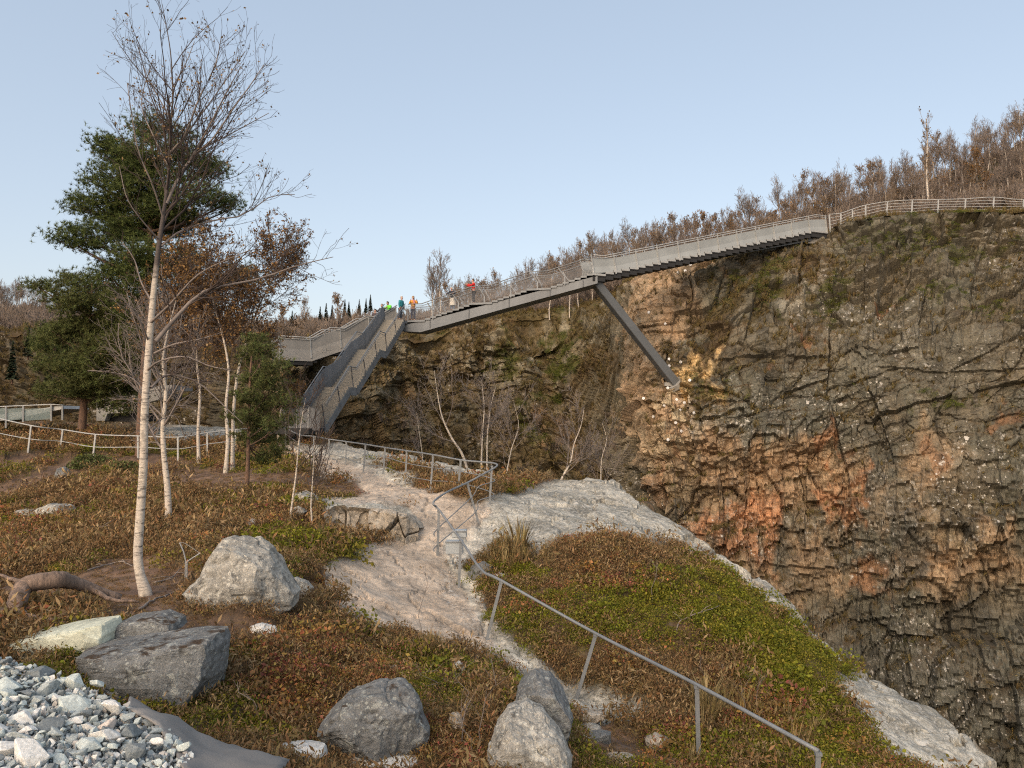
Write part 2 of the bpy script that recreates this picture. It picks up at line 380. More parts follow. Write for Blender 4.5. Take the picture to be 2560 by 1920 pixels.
# ------------------------------------------------------------------ near ground: height field through measured points
rng = np.random.default_rng(7)
CPTS = [  # photo pixel and distance of points read off the ground
 (714,1112,36),(748,1144,34.5),(822,1150,31.4),(864,1161,29.7),(908,1182,28),(958,1185,26.2),(1013,1213,24.5),(1076,1227,23.2),(1145,1229,22),(1224,1261,20.7),
 (1197,1309,20),(1094,1389,17.8),(1147,1470,16.7),(1217,1599,13.9),(1441,1747,12.6),(1747,1915,10.2),(940,1240,21.5),(903,1271,19.6),(926,1352,18.0),(860,1420,15.5),(1000,1400,16.8),(850,1520,13.2),(1000,1560,13.3),(1080,1610,12.6),
 (1300,1250,22),(1400,1222,25),(1520,1226,25),(1420,1300,20.5),(1600,1290,22.8),(1700,1345,21.5),(1900,1470,19),(2080,1628,16.8),(2120,1690,15.0),(2300,1760,13.8),(2420,1900,12.6),(2200,1850,12.4),
 (1250,1380,18.2),(1340,1352,18.0),(1500,1332,17.8),(1650,1390,17.0),(1780,1480,16.0),(1960,1600,15.0),(2060,1700,13.6),(2150,1830,12.2),(1600,1560,14.2),(1400,1500,15.2),(1700,1720,12.6),(1900,1800,11.8),(1330,1600,13.8),(2000,1930,10.4),
 (740,1100,38),(640,1110,38),(500,1120,38),(560,1180,30),(460,1170,32),(350,1140,34),(200,1150,34),(70,1140,34),(0,1130,35),(0,1210,29),(0,1300,22),(0,1400,16),(0,1500,11.5),(200,1440,12.6),(150,1290,21),(300,1250,22),(420,1310,17.5),(600,1300,19),(700,1250,22.5),
 (365,1490,10.6),(300,1490,10.8),(480,1480,11),(700,1500,11),(800,1460,13),(720,1380,15),(560,1420,13.4),(650,1560,10),(540,1570,9.2),(800,1640,9.6),(950,1680,9.8),(700,1740,8.2),(900,1860,7.4),(1120,1760,8.8),(1300,1890,8.0),(1300,1760,9.6),(1450,1860,9.4),(1620,1900,9.6),(1520,1940,8.6),(600,1860,6.9),(520,1840,6.6),(560,1680,8.2),(100,1580,8.6),(260,1560,8.8),
 (400,1090,44),(250,1075,46),(100,1070,46),(0,1065,46),(600,1085,43),(-300,1100,44),(-300,1250,28),(-300,1450,15),(-300,1600,9),(2700,2000,12),(900,2050,5.5),(1500,2100,6.5)]
CW = [P(*c) for c in CPTS]
CX = [(v.x, v.y, v.z) for v in CW] + [(-3, 3.5, -2.5), (-1.8, 4.2, -2.6), (0, 3, -2.6), (0, 0, -2.3), (0, -8, -2.2), (-12, -8, -2.0), (10, -6, -4.5), (-25, 0, -2), (-45, 20, -1.5), (-45, 45, -.8), (-30, 55, -.6), (-12, 52, -.8), (6, 5, -4.6)]
CX = np.array(CX)
def _phi(r2): return np.where(r2 < 1e-9, 0, .5*r2*np.log(r2+1e-12))
def _rbf():
    n = len(CX); A = np.zeros((n+3, n+3)); d = CX[:, None, :2]-CX[None, :, :2]
    A[:n, :n] = _phi((d**2).sum(-1)) + np.eye(n)*.6
    A[:n, n] = 1; A[:n, n+1:] = CX[:, :2]; A[n, :n] = 1; A[n+1:, :n] = CX[:, :2].T
    return np.linalg.solve(A, np.append(CX[:, 2], [0, 0, 0]))
_W = _rbf()
RIMP = [(560,1085,50),(690,1090,44),(770,1100,40),(830,1120,38),(900,1140,36),(1000,1165,33),(1100,1195,30),(1180,1215,27.5),(1260,1226,26.8),(1400,1214,26.8),(1520,1218,26.6),(1620,1290,24),(1760,1378,21.8),(1900,1474,19.2),(2090,1634,17),(2200,1695,15.7),(2300,1745,14.6),(2450,1900,12.8)]
LAND = [(-90, -60), (-90, 60)] + [(-30, 60), (-18, 55)] + [(P(*r).x, P(*r).y) for r in RIMP] + [(9.2, 8), (9.5, 0), (12, -60)]
def ground_raw(x, y):
    z = np.full(x.shape, _W[-3]) + _W[-2]*x + _W[-1]*y
    for (cx, cy, _), wt in zip(CX, _W): z = z + wt*_phi((x-cx)**2+(y-cy)**2)
    return z
def poly_mask(polyV, px, py, f=10):
    return 1-sst(-f, f, poly_sd(np.array(polyV)*K, px, py))
PATH = [[(705,1215),(760,1200),(775,1180),(800,1168),(870,1172),(945,1195),(960,1215),(1000,1265),(1035,1330),(1090,1395),(1130,1440),(1060,1425),(1010,1405),(930,1393),(850,1365),(760,1345),(740,1320),(712,1290),(695,1250),(695,1225)],
        [(585,960),(640,955),(700,985),(790,1005),(880,1045),(950,1062),(1055,1082),(1060,1105),(1020,1150),(1010,1205),(960,1215),(880,1185),(890,1130),(885,1100),(760,1090),(725,1080),(790,1062),(770,1035),(690,1030),(665,1010),(620,990)]]
GREY = [[(1030,1180),(1010,1150),(1030,1100),(1060,1070),(1200,1040),(1330,1035),(1400,1100),(1450,1130),(1600,1220),(1830,1390),(1850,1450),(1800,1440),(1700,1340),(1560,1225),(1460,1185),(1300,1150),(1220,1165),(1150,1200)],
        [(690,975),(760,985),(870,1010),(980,1040),(1080,1045),(1100,1000),(900,985),(720,955)],
        [(1070,1340),(1130,1390),(1210,1450),(1310,1490),(1310,1560),(1235,1540),(1160,1500),(1080,1440),(1035,1390)],
        [(940,1230),(975,1225),(1000,1290),(1040,1345),(1080,1400),(1010,1370),(960,1300)],
        [(1215,1460),(1300,1478),(1400,1515),(1425,1585),(1290,1545),(1230,1500)],
        [(1812,1465),(1850,1445),(1910,1445),(2000,1500),(2200,1670),(1930,1670),(1870,1560),(1815,1490)],
        [(330,960),(420,955),(560,950),(640,945),(610,925),(420,915),(300,930)],
        [(690,1080),(760,1070),(900,1110),(900,1180),(720,1130)]]
WHITE = [[(600,955),(690,962),(790,990),(900,1032),(880,1055),(760,1000),(640,975)],
         [(965,1150),(1030,1145),(1060,1180),(1030,1200),(1000,1215),(1040,1260),(1060,1330),(1110,1400),(1150,1440),(1090,1415),(1035,1345),(1000,1260),(960,1205)],
         [(1820,1478),(1850,1470),(1890,1530),(1935,1590),(1950,1670),(1920,1670),(1875,1570)],
         [(1590,1215),(1610,1220),(1670,1275),(1660,1280),(1620,1250)]]
SOIL = [[(-40,1245),(150,1235),(250,1205),(290,1195),(420,1235),(405,1320),(560,1350),(600,1375),(460,1410),(380,1385),(240,1345),(150,1305),(-40,1345)],
        [(590,1005),(680,1030),(780,1038),(795,1060),(720,1075),(640,1060),(560,1050)],
        [(460,1400),(560,1385),(700,1362),(740,1368),(700,1385),(560,1420)],
        [(1238,1530),(1300,1560),(1390,1600),(1480,1670),(1290,1670),(1250,1600)],
        [(290,1040),(400,1010),(560,1015),(640,1040),(560,1060),(420,1070)],
        [(600,1255),(700,1240),(715,1270),(700,1300),(640,1300)]]
# plan grid: fine in front of the camera, coarse elsewhere, spacing growing with distance
af = np.radians(np.linspace(-44, 44, 640)); ab = np.radians(np.linspace(44, 316, 70)[1:-1])
ang = np.concatenate([af, ab]); rr = np.concatenate([[.05, .8], np.geomspace(1.8, 30, 500), np.geomspace(30, 95, 110)[1:]])
Ag, Rg = np.meshgrid(ang, rr, indexing='ij'); gx = (np.sin(Ag)*Rg).ravel(); gy = (np.cos(Ag)*Rg).ravel()
z0 = ground_raw(gx, gy)
qx, qy = proj(gx, gy, z0); qy = np.where(gy < 1, 4000, qy)
wx = (fbm(gx*1.1, gy*1.1, 3)-.5); wy = (fbm(gx*1.1, gy*1.1, 4)-.5); wf = np.clip(55*8/np.maximum(Rg.ravel(), 4), 8, 70)
ax_, ay_ = qx + wx*wf*1.3, qy + wy*wf*.7
def anymask(L, f): return np.max([poly_mask(p, ax_, ay_, f) for p in L], 0)
m_path = anymask(PATH, 6); m_grey = anymask(GREY, 7); m_white = anymask(WHITE, 9); m_soil = anymask(SOIL, 14)
m_soil = np.maximum(m_soil, .9*sst(.56, .63, fbm(gx*.33+5, gy*.33, 28, 4))*(qx < 760)*(qy > 1130)*(1-np.maximum(m_path, m_grey)))
rockm = np.maximum(np.maximum(m_path, m_grey), m_white)
land = poly_sd(LAND, gx, gy) + (fbm(gx*.8, gy*.8, 17, 4, .6)-.5)*1.5*sst(-3, 2, gx) + (voro(gx*1.1, gy*1.1, 18)[2]-.5)*.5*sst(-3, 2, gx); beyond = np.maximum(land, 0)
rim_n = sst(-1.6, -.2, land)*sst(20, 26, qx*0+gy+6*(gx > 4))  # strip of bare rock near the gorge edge
heath = np.clip(1-np.maximum(rockm, m_soil), 0, 1)*(1-sst(-.5, .1, land))
# relief
hum = (fbm(gx*.9, gy*.9, 11, 4)-.5)*.55 + (fbm(gx*2.6, gy*2.6, 12, 3)-.5)*.26
rk = (fbm(gx*.5+gy*.25, gy*.5-gx*.25, 14, 5, .55)-.5)*.5
v1 = voro(gx*.8+wx, gy*.55+wy, 31); crack = -(1-sst(0, .07, v1[1]))*.05 + (v1[2]-.5)*.10
rdg = np.abs(fbm(gx*1.3-gy*.7, gy*.9+gx*.4, 15, 4)-.5)
zz = z0 + hum*(.25+.75*heath) + rockm*(rk*.45 + crack*(1+2.5*sst(-1.8, -.3, land)*(gx > 2)) + rdg*-.16 + (fbm(gx*5, gy*5, 29, 3)-.5)*(.02+.06*m_grey)) - .05*m_soil - 6.0*beyond**2/(beyond+1.3)
zz = np.maximum(zz, -34)
n1 = fbm(gx*.7, gy*.7, 21, 4); n2 = fbm(gx*4, gy*4, 22, 3)
def mixv(a, b, f): return a*(1-f[:, None]) + b*f[:, None]
C3 = lambda *c: np.array(c)[None, :]
col = mixv(C3(.105, .066, .036), C3(.09, .07, .03), sst(.4, .6, n1))
col = mixv(col, C3(.11, .07, .045), sst(.5, .62, n2)*.7)
col = mixv(col, mixv(C3(.12, .075, .05), C3(.19, .12, .075), sst(.35, .65, n2)), m_soil)
gcol = mixv(C3(.42, .40, .335), C3(.25, .24, .20), sst(.4, .62, fbm(gx*1.6+gy, gy*2.2, 23, 5, .6)))
col = mixv(col, gcol, m_grey)
pc = mixv(C3(.53, .42, .31), C3(.47, .385, .295), sst(.35, .6, n1)); pc = mixv(pc, C3(.34, .295, .24), sst(.50, .66, fbm(gx*1.3, gy*2.4, 24, 5, .6))*.75)
pc = mixv(pc, C3(.14, .12, .10), (1-sst(.0, .035, v1[1]+.05*(n2-.5)))*.55)
col = mixv(col, pc, m_path)
wc = mixv(C3(.66, .61, .50), C3(.42, .39, .32), sst(.45, .62, n2)); col = mixv(col, wc, m_white*(.45+.5*sst(.42, .58, fbm(gx*2.6, gy*2.6, 26, 4, .6))))
col = mixv(col, C3(.13, .12, .09), sst(.0, .9, beyond))
tmesh = np_mesh('terrain', np.stack([gx, gy, zz], 1), gridF(len(ang), len(rr), True), {'col': col, 'lich': np.clip(m_grey*.9, 0, 1), 'rockm': rockm}, False)
terrain = link('terrain', tmesh, M['terrain'], kind='structure', label='rocky heath slope with a worn pale rock path running to the stair foot')
T_BVH = BVHTree.FromPolygons(list(map(tuple, np.stack([gx, gy, zz], 1))), gridF(len(ang), len(rr), True).tolist())
def on_ground(px, py, default=12.):
    h = T_BVH.ray_cast(Vector((0, 0, 0)), ray(px, py)); return h[0] if h[0] is not None else P(px, py, default)
def drop(x, y, dz=0.):
    h = T_BVH.ray_cast(Vector((x, y, 20)), Vector((0, 0, -1))); return Vector((x, y, (h[0].z if h[0] is not None else -2.5)+dz))

# ------------------------------------------------------------------ the cliff: lofted through measured levels, then broken into blocks
CLIFF = {
 -500:[(815,74),(870,71),(960,69),(1045,67),(1400,65)], 0:[(832,71),(880,69),(960,67),(1045,65),(1400,63)], 230:[(845,69),(890,66),(970,64),(1050,62),(1400,60)],
 420:[(880,62),(930,60),(990,58),(1060,57),(1400,56)], 560:[(897,53),(950,52),(1010,51.5),(1100,51),(1400,50)], 700:[(894,51),(940,50.4),(1000,50),(1100,49.6),(1400,49)],
 760:[(884,53),(935,52.4),(1000,52),(1100,51.6),(1400,51)], 830:[(866,57),(930,56),(1000,55.5),(1100,55),(1400,54)], 900:[(852,60),(920,58.5),(1000,57.5),(1100,56.5),(1400,55.5)],
 1000:[(846,63),(900,61.5),(1000,60),(1120,58.5),(1400,57)], 1100:[(832,65),(880,63),(1000,61.5),(1120,59.5),(1400,57.5)], 1200:[(803,66),(860,63.5),(1000,62),(1150,59.5),(1400,57.5)],
 1330:[(782,67),(830,64),(1000,62),(1180,59),(1400,56.5)], 1450:[(775,67),(830,63),(1000,60.5),(1180,57.5),(1400,55)], 1540:[(748,65),(820,61),(1000,58),(1180,55.5),(1450,53)],
 1590:[(700,61.5),(800,57.5),(960,54.6),(1180,52.6),(1550,51)], 1650:[(655,59),(760,55.8),(945,53),(1180,51),(1650,49)], 1700:[(645,58.6),(750,55.4),(965,52.5),(1180,50.4),(1700,48.5)],
 1800:[(624,58.4),(720,55.4),(900,51.6),(1150,49.5),(1800,47)], 2000:[(606,58.8),(700,55.8),(880,50.7),(1150,48.5),(1900,46)], 2075:[(592,58.6),(690,54.5),(875,50.2),(1150,48),(1920,45.6)],
 2140:[(566,57.4),(660,54.6),(860,49.5),(1150,47.5),(1950,45)], 2240:[(536,56.6),(640,53.8),(850,48.4),(1150,46.5),(2000,44)], 2400:[(530,55.8),(635,52.8),(850,47),(1150,45.4),(2030,43)], 2560:[(526,55),(640,51.8),(850,46),(1150,44.4),(2050,42)],
 3000:[(520,52),(640,48.8),(850,43),(1150,41.4),(2100,39)]}
ckx = np.array(sorted(CLIFF)); NL = 7
LV = np.zeros((len(ckx), NL, 3))
for i, k in enumerate(ckx):
    pts = [P(k, y, d) for y, d in CLIFF[k]]
    back = pts[0] + (pts[0]-Vector((0, 0, 0))).normalized()*2.2 + Vector((0, 0, .35))
    bot = pts[-1] + Vector((0, -1.5, -16))
    LV[i] = [tuple(q) for q in [back] + pts + [bot]]
us = np.concatenate([np.linspace(-500, 650, 150), np.linspace(650, 1525, 330)[1:], np.linspace(1525, 1680, 200)[1:], np.linspace(1680, 2610, 430)[1:], np.linspace(2610, 3000, 50)[1:]])
vt = np.concatenate([np.linspace(0, 1, 22), np.linspace(1, 5, 470)[1:], np.linspace(5, 6, 24)[1:]])
U = np.stack([np.stack([np.interp(us, ckx, LV[:, l, c]) for c in range(3)], -1) for l in range(NL)], 1)   # nu,NL,3
# soften the loft along u
ker = np.hanning(31); ker /= ker.sum()
for l in range(NL):
    for c in range(3):
        a = np.pad(U[:, l, c], 15, mode='reflect', reflect_type='odd'); U[:, l, c] = np.convolve(a, ker, 'valid')
i0 = np.clip(np.floor(vt).astype(int), 0, NL-2); ft = (vt-i0)
CV = U[:, i0]*(1-ft)[None, :, None] + U[:, i0+1]*ft[None, :, None]       # nu,nv,3
kv = np.hanning(41); kv /= kv.sum()
rimrow = CV[:, :24].copy()
Cs = np.stack([np.apply_along_axis(lambda a: np.convolve(np.pad(a, 20, mode='edge'), kv, 'valid'), 1, CV[:, :, c]) for c in range(3)], -1)
blend = sst(14, 60, np.arange(len(vt)))[None, :, None]*sst(0, 40, (len(vt)-1-np.arange(len(vt))))[None, :, None]
CV = CV*(1-blend) + Cs*blend
du = np.gradient(CV, axis=0); dv = np.gradient(CV, axis=1); nrm = np.cross(dv, du); nrm /= np.linalg.norm(nrm, axis=-1, keepdims=True)+1e-9
nrm *= np.sign(-nrm[..., 1:2]+1e-6)
seg = np.linalg.norm(np.gradient(CV[:, 260, :2], axis=0), axis=-1); S = np.cumsum(seg)[:, None]*np.ones((1, len(vt)))
Z = CV[..., 2]; tpx, tpy = proj(CV[..., 0], CV[..., 1], CV[..., 2])
wS = (fbm(S*.25, Z*.25, 41, 4)-.5); wZ = (fbm(S*.25, Z*.25, 42, 4)-.5)
def ell(L):
    r = np.zeros(S.shape); jx = tpx + wS*130 + (fbm(S*1.3, Z*1.3, 43, 4)-.5)*110; jy = tpy + wZ*130 + (fbm(S*1.3, Z*.5, 44, 4)-.5)*150
    for cx, cy, rx, ry, a, tilt in L:
        ct, st = math.cos(tilt), math.sin(tilt); x = (jx-cx)*ct - (jy-cy)*st; y = (jx-cx)*st + (jy-cy)*ct
        r = np.maximum(r, a*(1-sst(.55, 1.15, np.hypot(x/rx, y/ry))))
    return r
left = 1-sst(1420, 1620, tpx)
Sa = S + .30*Z*left; Za = Z - .22*S*(1-left) - .05*S*left       # bedding dips; joints lean on the far wall
A1 = voro(Sa/3.4 + wS*1.2, Za/2.3 + wZ*1.2, 51); A2 = voro(Sa/1.25 + wS*1.5, Za/.95 + wZ*1.5, 55); A3 = voro(Sa/.5 + wS*2, Za/.42 + wZ*2, 59)
def ln_(x, s):
    i = np.floor(x); f = x-i; return _h(i, i*0, s)*(1-f) + _h(i+1, i*0, s)*f
def brick(x, y, wd, ht, s, q=0):
    """courses of blocks of uneven size: offset, position inside the block, distance to its joints"""
    yy = y/ht + (ln_(x/(wd*1.7), s+5)-.5)*.7 + (ln_(x/(wd*4.1), s+6)-.5)*1.6; r = np.floor(yy); fy = yy-r
    xx = x/wd*(.6+.8*_h(r, r*0+3, s)) + _h(r, r*0, s+1)*17.0 + (ln_(y/ht*.8, s+7)-.5)*.3; c = np.floor(xx); fx = xx-c
    i = _h(c, r, s+2); i = np.floor(i*q)/q if q else i
    return i, fx-.5, fy-.5, np.minimum(np.minimum(fx, 1-fx)*wd, np.minimum(fy, 1-fy)*ht), _h(c, r, s+3), _h(c, r, s+4)
Sx = Sa + wS*.5; Zx = Za + wZ*.5
B1 = brick(Zx, Sx, 2.6, 2.7, 151, 5); B1 = (B1[0], B1[2], B1[1]) + B1[3:]; B2 = brick(Sx + .3, Zx, 1.25, 1.05, 161, 4); B3 = brick(Sx, Zx + .2, .5, .42, 171); B4 = brick(Zx, Sx, 2.3, .75, 181, 4); B4 = (B4[0], B4[2], B4[1]) + B4[3:]
rough = sst(.35, .6, fbm(S*.12, Z*.12, 45, 3)); busy = ell([(1900,1230,330,190,1,0),(1680,1120,150,260,1,0),(2400,1380,200,130,.8,0),(2300,680,350,140,.8,-.2),(2250,800,200,70,.8,-.2)]); rough = np.clip(.45 + .35*rough + .45*busy, 0, 1.15)*(1-.5*ell([(2330,870,280,120,1,0),(1950,1010,230,60,.8,0),(2450,1120,150,90,.7,0)]))
def cell(A, amp, tilt):
    h1 = (A[2]*7919.13) % 1.0; h2 = (A[2]*3571.77) % 1.0
    return (A[2]-.5)*amp + (A[3]*(h1-.5) + A[4]*(h2-.35))*tilt
def cellb(B, amp, tilt): return (B[0]-.5)*amp + (B[1]*(B[4]-.5) + B[2]*(B[5]-.25)*-.9)*tilt
rough = np.clip(rough*1.25, 0, 1.2)
disp = cellb(B1, 1.0, .7)*rough + cell(A1, 1.0, .9)*rough + cellb(B4, .75, .4)*np.clip(busy*1.1 + left*.6, 0, 1) + cellb(B2, .34, .26)*rough*sst(.3, .55, fbm(S*.2, Z*.2, 66, 3)+.1) + cellb(B3, .07, .08)*rough + cell(A3, .22, .22)*(.4+.6*rough) + cell(A2, .66, .55)*rough
disp -= (1-sst(0, .07, A1[1]))*.30*rough*(((A1[2]*977.3) % 1.0) > .4) + (1-sst(0, .07, A2[1]))*.12*rough*(((A2[2]*977.3) % 1.0) > .6)
disp -= (1-sst(0, .10, B1[3]))*.16*rough*(B1[4] > .6) + (1-sst(0, .06, B2[3]))*.12*rough*(B2[4] > .5)
disp += (fbm(S*.08, Z*.08, 46, 4)-.5)*5.0 + (fbm(S*.5, Z*.5, 47, 4)-.5)*.25 + (fbm(S*2.5, Z*2.5, 48, 3)-.5)*.16 + (fbm(S*7, Z*7, 67, 2)-.5)*.07
gul = np.abs(fbm(Sa*.16, Z*.03, 49, 3)-.5); disp -= (1-sst(0, .10, gul))*1.6*left
for (y0, x0, x1, dp, sl) in ((1122,1700,2050,.8,0.0),(890,1970,2180,.55,-.04),(905,1800,1930,.5,-.1),(770,2060,2330,.55,-.22),(655,2180,2480,.4,-.12),(930,2050,2620,.3,.02),(1445,1990,2620,.45,.06),(1398,1780,2150,.4,.12),(815,1090,1230,.5,-.05),(640,2200,2330,.35,-.1),(1010,2080,2400,.2,0)):
    yy = tpy - y0 - sl*(tpx-x0) - wZ*60; on = sst(x0-40, x0+30, tpx)*(1-sst(x1-30, x1+40, tpx))
    disp += on*dp*.55*sst(.3, .5, fbm(S*.5, Z*0+y0, 68, 2))*(np.exp(-np.maximum(-yy, 0)/38)*(yy < 0) - .5*np.exp(-np.maximum(yy, 0)/30)*(yy >= 0))
edge = sst(16, 34, np.arange(len(vt)))[None, :]
disp = disp*edge + (1-edge)*(fbm(S*.7, Z*0+3, 50, 3)-.5)*.6
CD = CV + nrm*disp[..., None]
_d0 = 0
CD[:, :34, 2] += ((fbm(S*.35, Z*.35, 61, 4)-.5)*(1.1-.7*sst(2000, 2150, tpx))*(1-sst(20, 33, np.arange(len(vt)))[None, :]) - .45*sst(2080, 2180, tpx)*(1-sst(24, 33, np.arange(len(vt)))[None, :]))[:, :34]
FB = [(1990, 620), (2076, 582), (2101, 570), (2131, 556), (2164, 551), (2214, 538), (2277, 536), (2410, 531), (2480, 532), (2560, 527), (2700, 524), (3000, 520)]
_px, _py = proj(CD[..., 0], CD[..., 1], CD[..., 2]); lim = np.interp(us, [q[0] for q in FB], [q[1] for q in FB])[:, None] + (fbm(S*.8, Z*0+2, 69, 3)-.5)*8
low = np.maximum(lim-_py, 0)*sst(2000, 2060, us)[:, None]; CD[..., 2] -= low*CD[..., 1]/F        # the rim stays at its surveyed height under the railing
du = np.gradient(CD, axis=0); dv = np.gradient(CD, axis=1); n2_ = np.cross(dv, du); n2_ /= np.linalg.norm(n2_, axis=-1, keepdims=True)+1e-9; n2_ *= np.sign(np.sum(n2_*nrm, -1, keepdims=True)+1e-9)
nz = n2_[..., 2]
f1 = fbm(S*.22, Z*.22, 71, 5, .55); f2 = fbm(S*1.1, Z*1.1, 72, 4, .6); f3 = fbm(S*.8, Z*.10, 73, 4, .6)
def mx3(a, b, f): return a*(1-f[..., None]) + b*f[..., None]
K3 = lambda *c: np.array(c)[None, None, :]
cc = mx3(K3(.235, .20, .155), K3(.19, .18, .15), sst(.4, .6, f1))
cc = mx3(cc, K3(.25, .225, .19), sst(.55, .75, B2[0])*.55); cc = mx3(cc, K3(.115, .105, .09), sst(.6, .8, B3[0])*.35)
cc = mx3(cc, K3(.22, .15, .08), left*sst(.45, .62, f2)*.6)
cc = mx3(cc, K3(.19, .14, .085), left*sst(.42, .60, f1)*.7)
tan = ell([(1980,1195,210,140,.95,0),(1740,1157,150,130,.8,0),(2400,1385,210,90,.85,0),(1690,1060,100,110,.8,0),(2320,1130,110,90,.6,0),(1900,1450,230,60,.6,0),(1600,1000,60,180,.6,0),(1640,760,70,130,.7,0),(1700,670,110,40,.55,.1),(2250,1250,90,60,.5,0),(2080,1400,80,80,.7,0)])
cc = mx3(cc, mx3(K3(.37, .255, .165), K3(.30, .225, .155), sst(.4, .6, f2)), tan*sst(.1, .45, f1+B2[0]*.25))
cc = mx3(cc, K3(.55, .40, .21), ell([(1735,925,75,62,.95,0),(1700,955,40,30,.8,0)]))
cc = mx3(cc, K3(.42, .365, .27), ell([(1690,1040,75,75,.75,0),(1650,1150,60,80,.4,0),(2390,1340,70,60,.5,0)])*sst(.2, .5, B2[0]))
cc = mx3(cc, K3(.42, .225, .13), ell([(1840,1320,110,90,.9,0),(1925,1320,62,100,.9,0),(1750,1340,60,60,.6,0),(2156,1195,22,60,.9,0),(2103,1240,32,48,.9,0),(2180,1390,36,66,.8,0),(2084,1098,54,26,.8,0),(2350,1130,55,40,.5,0),(2530,1015,44,32,.7,0),(1979,905,32,20,.8,0),(2241,772,26,18,.9,0),(2240,1445,60,20,.45,0),(1620,1190,40,50,.4,0),(1000,1010,30,90,.2,0),(1400,1090,50,50,.35,0)])*sst(.30, .52, f3+.14*B3[0]+.14*B2[0]-.05))
cc = mx3(cc, K3(.15, .148, .135), ell([(2257,1330,46,150,.9,0),(2195,1150,42,120,.8,0),(2330,1680,390,210,.7,0),(2000,1400,40,60,.5,0)])*.8)
cc = mx3(cc, K3(.235, .23, .205), ell([(1930,1030,250,75,.8,0),(2300,900,250,120,.55,0),(2060,640,90,40,.3,0),(1990,720,80,50,.8,0)])*.8)
cc = mx3(cc, K3(.055, .05, .045), (1-sst(.0, .12, B1[3]))*.2*rough*(B1[4] > .6) + sst(.60, .72, f3)*.4*(1-busy*.5))
veg = np.clip(sst(.50, .72, nz + (f2-.5)*.6)*.95, 0, 1)*sst(560, 900, 3000-tpx*0)*(1-tan*.6)
veg = np.maximum(veg, ell([(2250,600,130,14,1,.25),(2450,640,120,14,1,.2),(2330,740,100,12,1,.3),(2500,800,90,12,.9,.2),(1880,715,170,28,1,.35),(1800,785,130,32,1,.3),(2150,690,80,14,.9,.3),(1850,800,150,36,.9,.35),(1760,860,100,36,.9,0),(2000,700,140,26,.8,.3),(1900,760,60,60,.7,0),(2110,790,80,26,.9,.35),(2220,640,160,16,.7,.3),(1800,960,110,22,.7,0),(1780,980,60,20,.8,0),(960,1000,34,90,.8,0),(1110,1050,40,60,.6,0),(1390,860,44,80,1,-.3),(1400,950,40,80,1,-.3),(1330,1060,36,70,.9,-.3),(1450,900,50,60,.9,-.3),(1280,900,40,50,.8,-.3),(1250,1080,80,60,.5,0),(1450,800,60,40,.8,0),(1250,845,130,26,.8,-.1),(2380,978,130,11,1,.05),(2160,1385,30,10,.6,0),(2250,1590,50,22,.8,0),(1150,900,30,60,.4,0),(1500,900,40,60,.5,0),(1050,880,50,30,.6,0),(1300,1150,160,40,.7,0)])*sst(.3, .5, f2+.12))
veg[:, :26] = np.maximum(veg[:, :26], .9*sst(.3, .5, f2[:, :26]+.1)); veg = veg*sst(.38, .5, f2+.1*nz)*(1-.35*sst(2060, 2160, tpx)*sst(540, 580, tpy))
gm = np.clip(ell([(2250,600,130,14,1,.25),(2450,640,120,14,1,.2),(2330,740,100,12,1,.3),(2500,800,90,12,.9,.2),(1880,715,170,28,.6,.35),(2150,690,80,14,.9,.3),(1390,860,48,84,1,-.3),(1400,950,44,84,1,-.3),(1340,1060,40,74,1,-.3),(1280,900,44,54,.8,-.3),(2300,620,200,30,.9,.2),(2450,740,120,40,.9,.2),(1900,680,140,30,.8,.3),(2110,790,90,32,1,.35),(2380,978,140,14,1,.05),(1800,965,80,20,.7,0),(2260,1590,60,26,1,0),(2220,600,160,40,.8,.25),(1950,760,80,20,.7,.3),(2420,660,120,30,.6,.3),(1850,690,90,20,.6,.3)]) + .35*sst(.55, .65, fbm(S*.4, Z*.4, 75, 3)), 0, 1)
cc = mx3(cc, mx3(K3(.13, .085, .045), K3(.085, .085, .025), gm), veg*.9)
lich = np.clip(.25 + .8*sst(.45, .65, fbm(S*.15, Z*.15, 76, 3)) - tan*.7 - veg*.6 + ell([(1880,1040,200,70,.8,0),(2450,1130,140,110,1,0),(2300,1750,350,150,.9,0),(2150,800,250,100,.6,0),(2350,900,200,60,.5,0)]), 0, 1.0)
spw = np.clip(tan*.75 + ell([(1735,925,80,66,1,0),(1690,1040,80,80,.9,0),(1640,740,85,150,.9,0),(1990,720,80,50,.7,0),(1700,670,110,40,.8,.1),(1620,1000,60,200,.7,0),(1690,1090,80,60,.9,0)]) + ell([(1850,1320,120,95,.6,0)]), 0, 1)[..., None]
base_f = K3(.58, .58, .51)*(1-left[..., None]) + K3(.86, .86, .72)*left[..., None]*(.5+.5*sst(520, 680, tpx))[..., None]
cc = cc*(base_f*(1-spw) + K3(1.10, 1.05, .93)*spw)
cmesh = np_mesh('cliff', CD.reshape(-1, 3), gridF(len(us), len(vt)), {'col': cc.reshape(-1, 3), 'lich': (np.clip(lich, 0, 1)**1.6).ravel()}, False)
cliff = link('cliff', cmesh, M['cliff'], kind='structure', label='tall grey-brown rock cliff with orange stained faces above the gorge')
C_BVH = BVHTree.FromPolygons(list(map(tuple, CD.reshape(-1, 3)[:])), gridF(len(us), len(vt)).tolist())
def on_cliff(px, py, d=52.):
    h = C_BVH.ray_cast(Vector((0, 0, 0)), ray(px, py)); return (h[0], h[1]) if h[0] is not None else (P(px, py, d), Vector((0, -1, 0)))

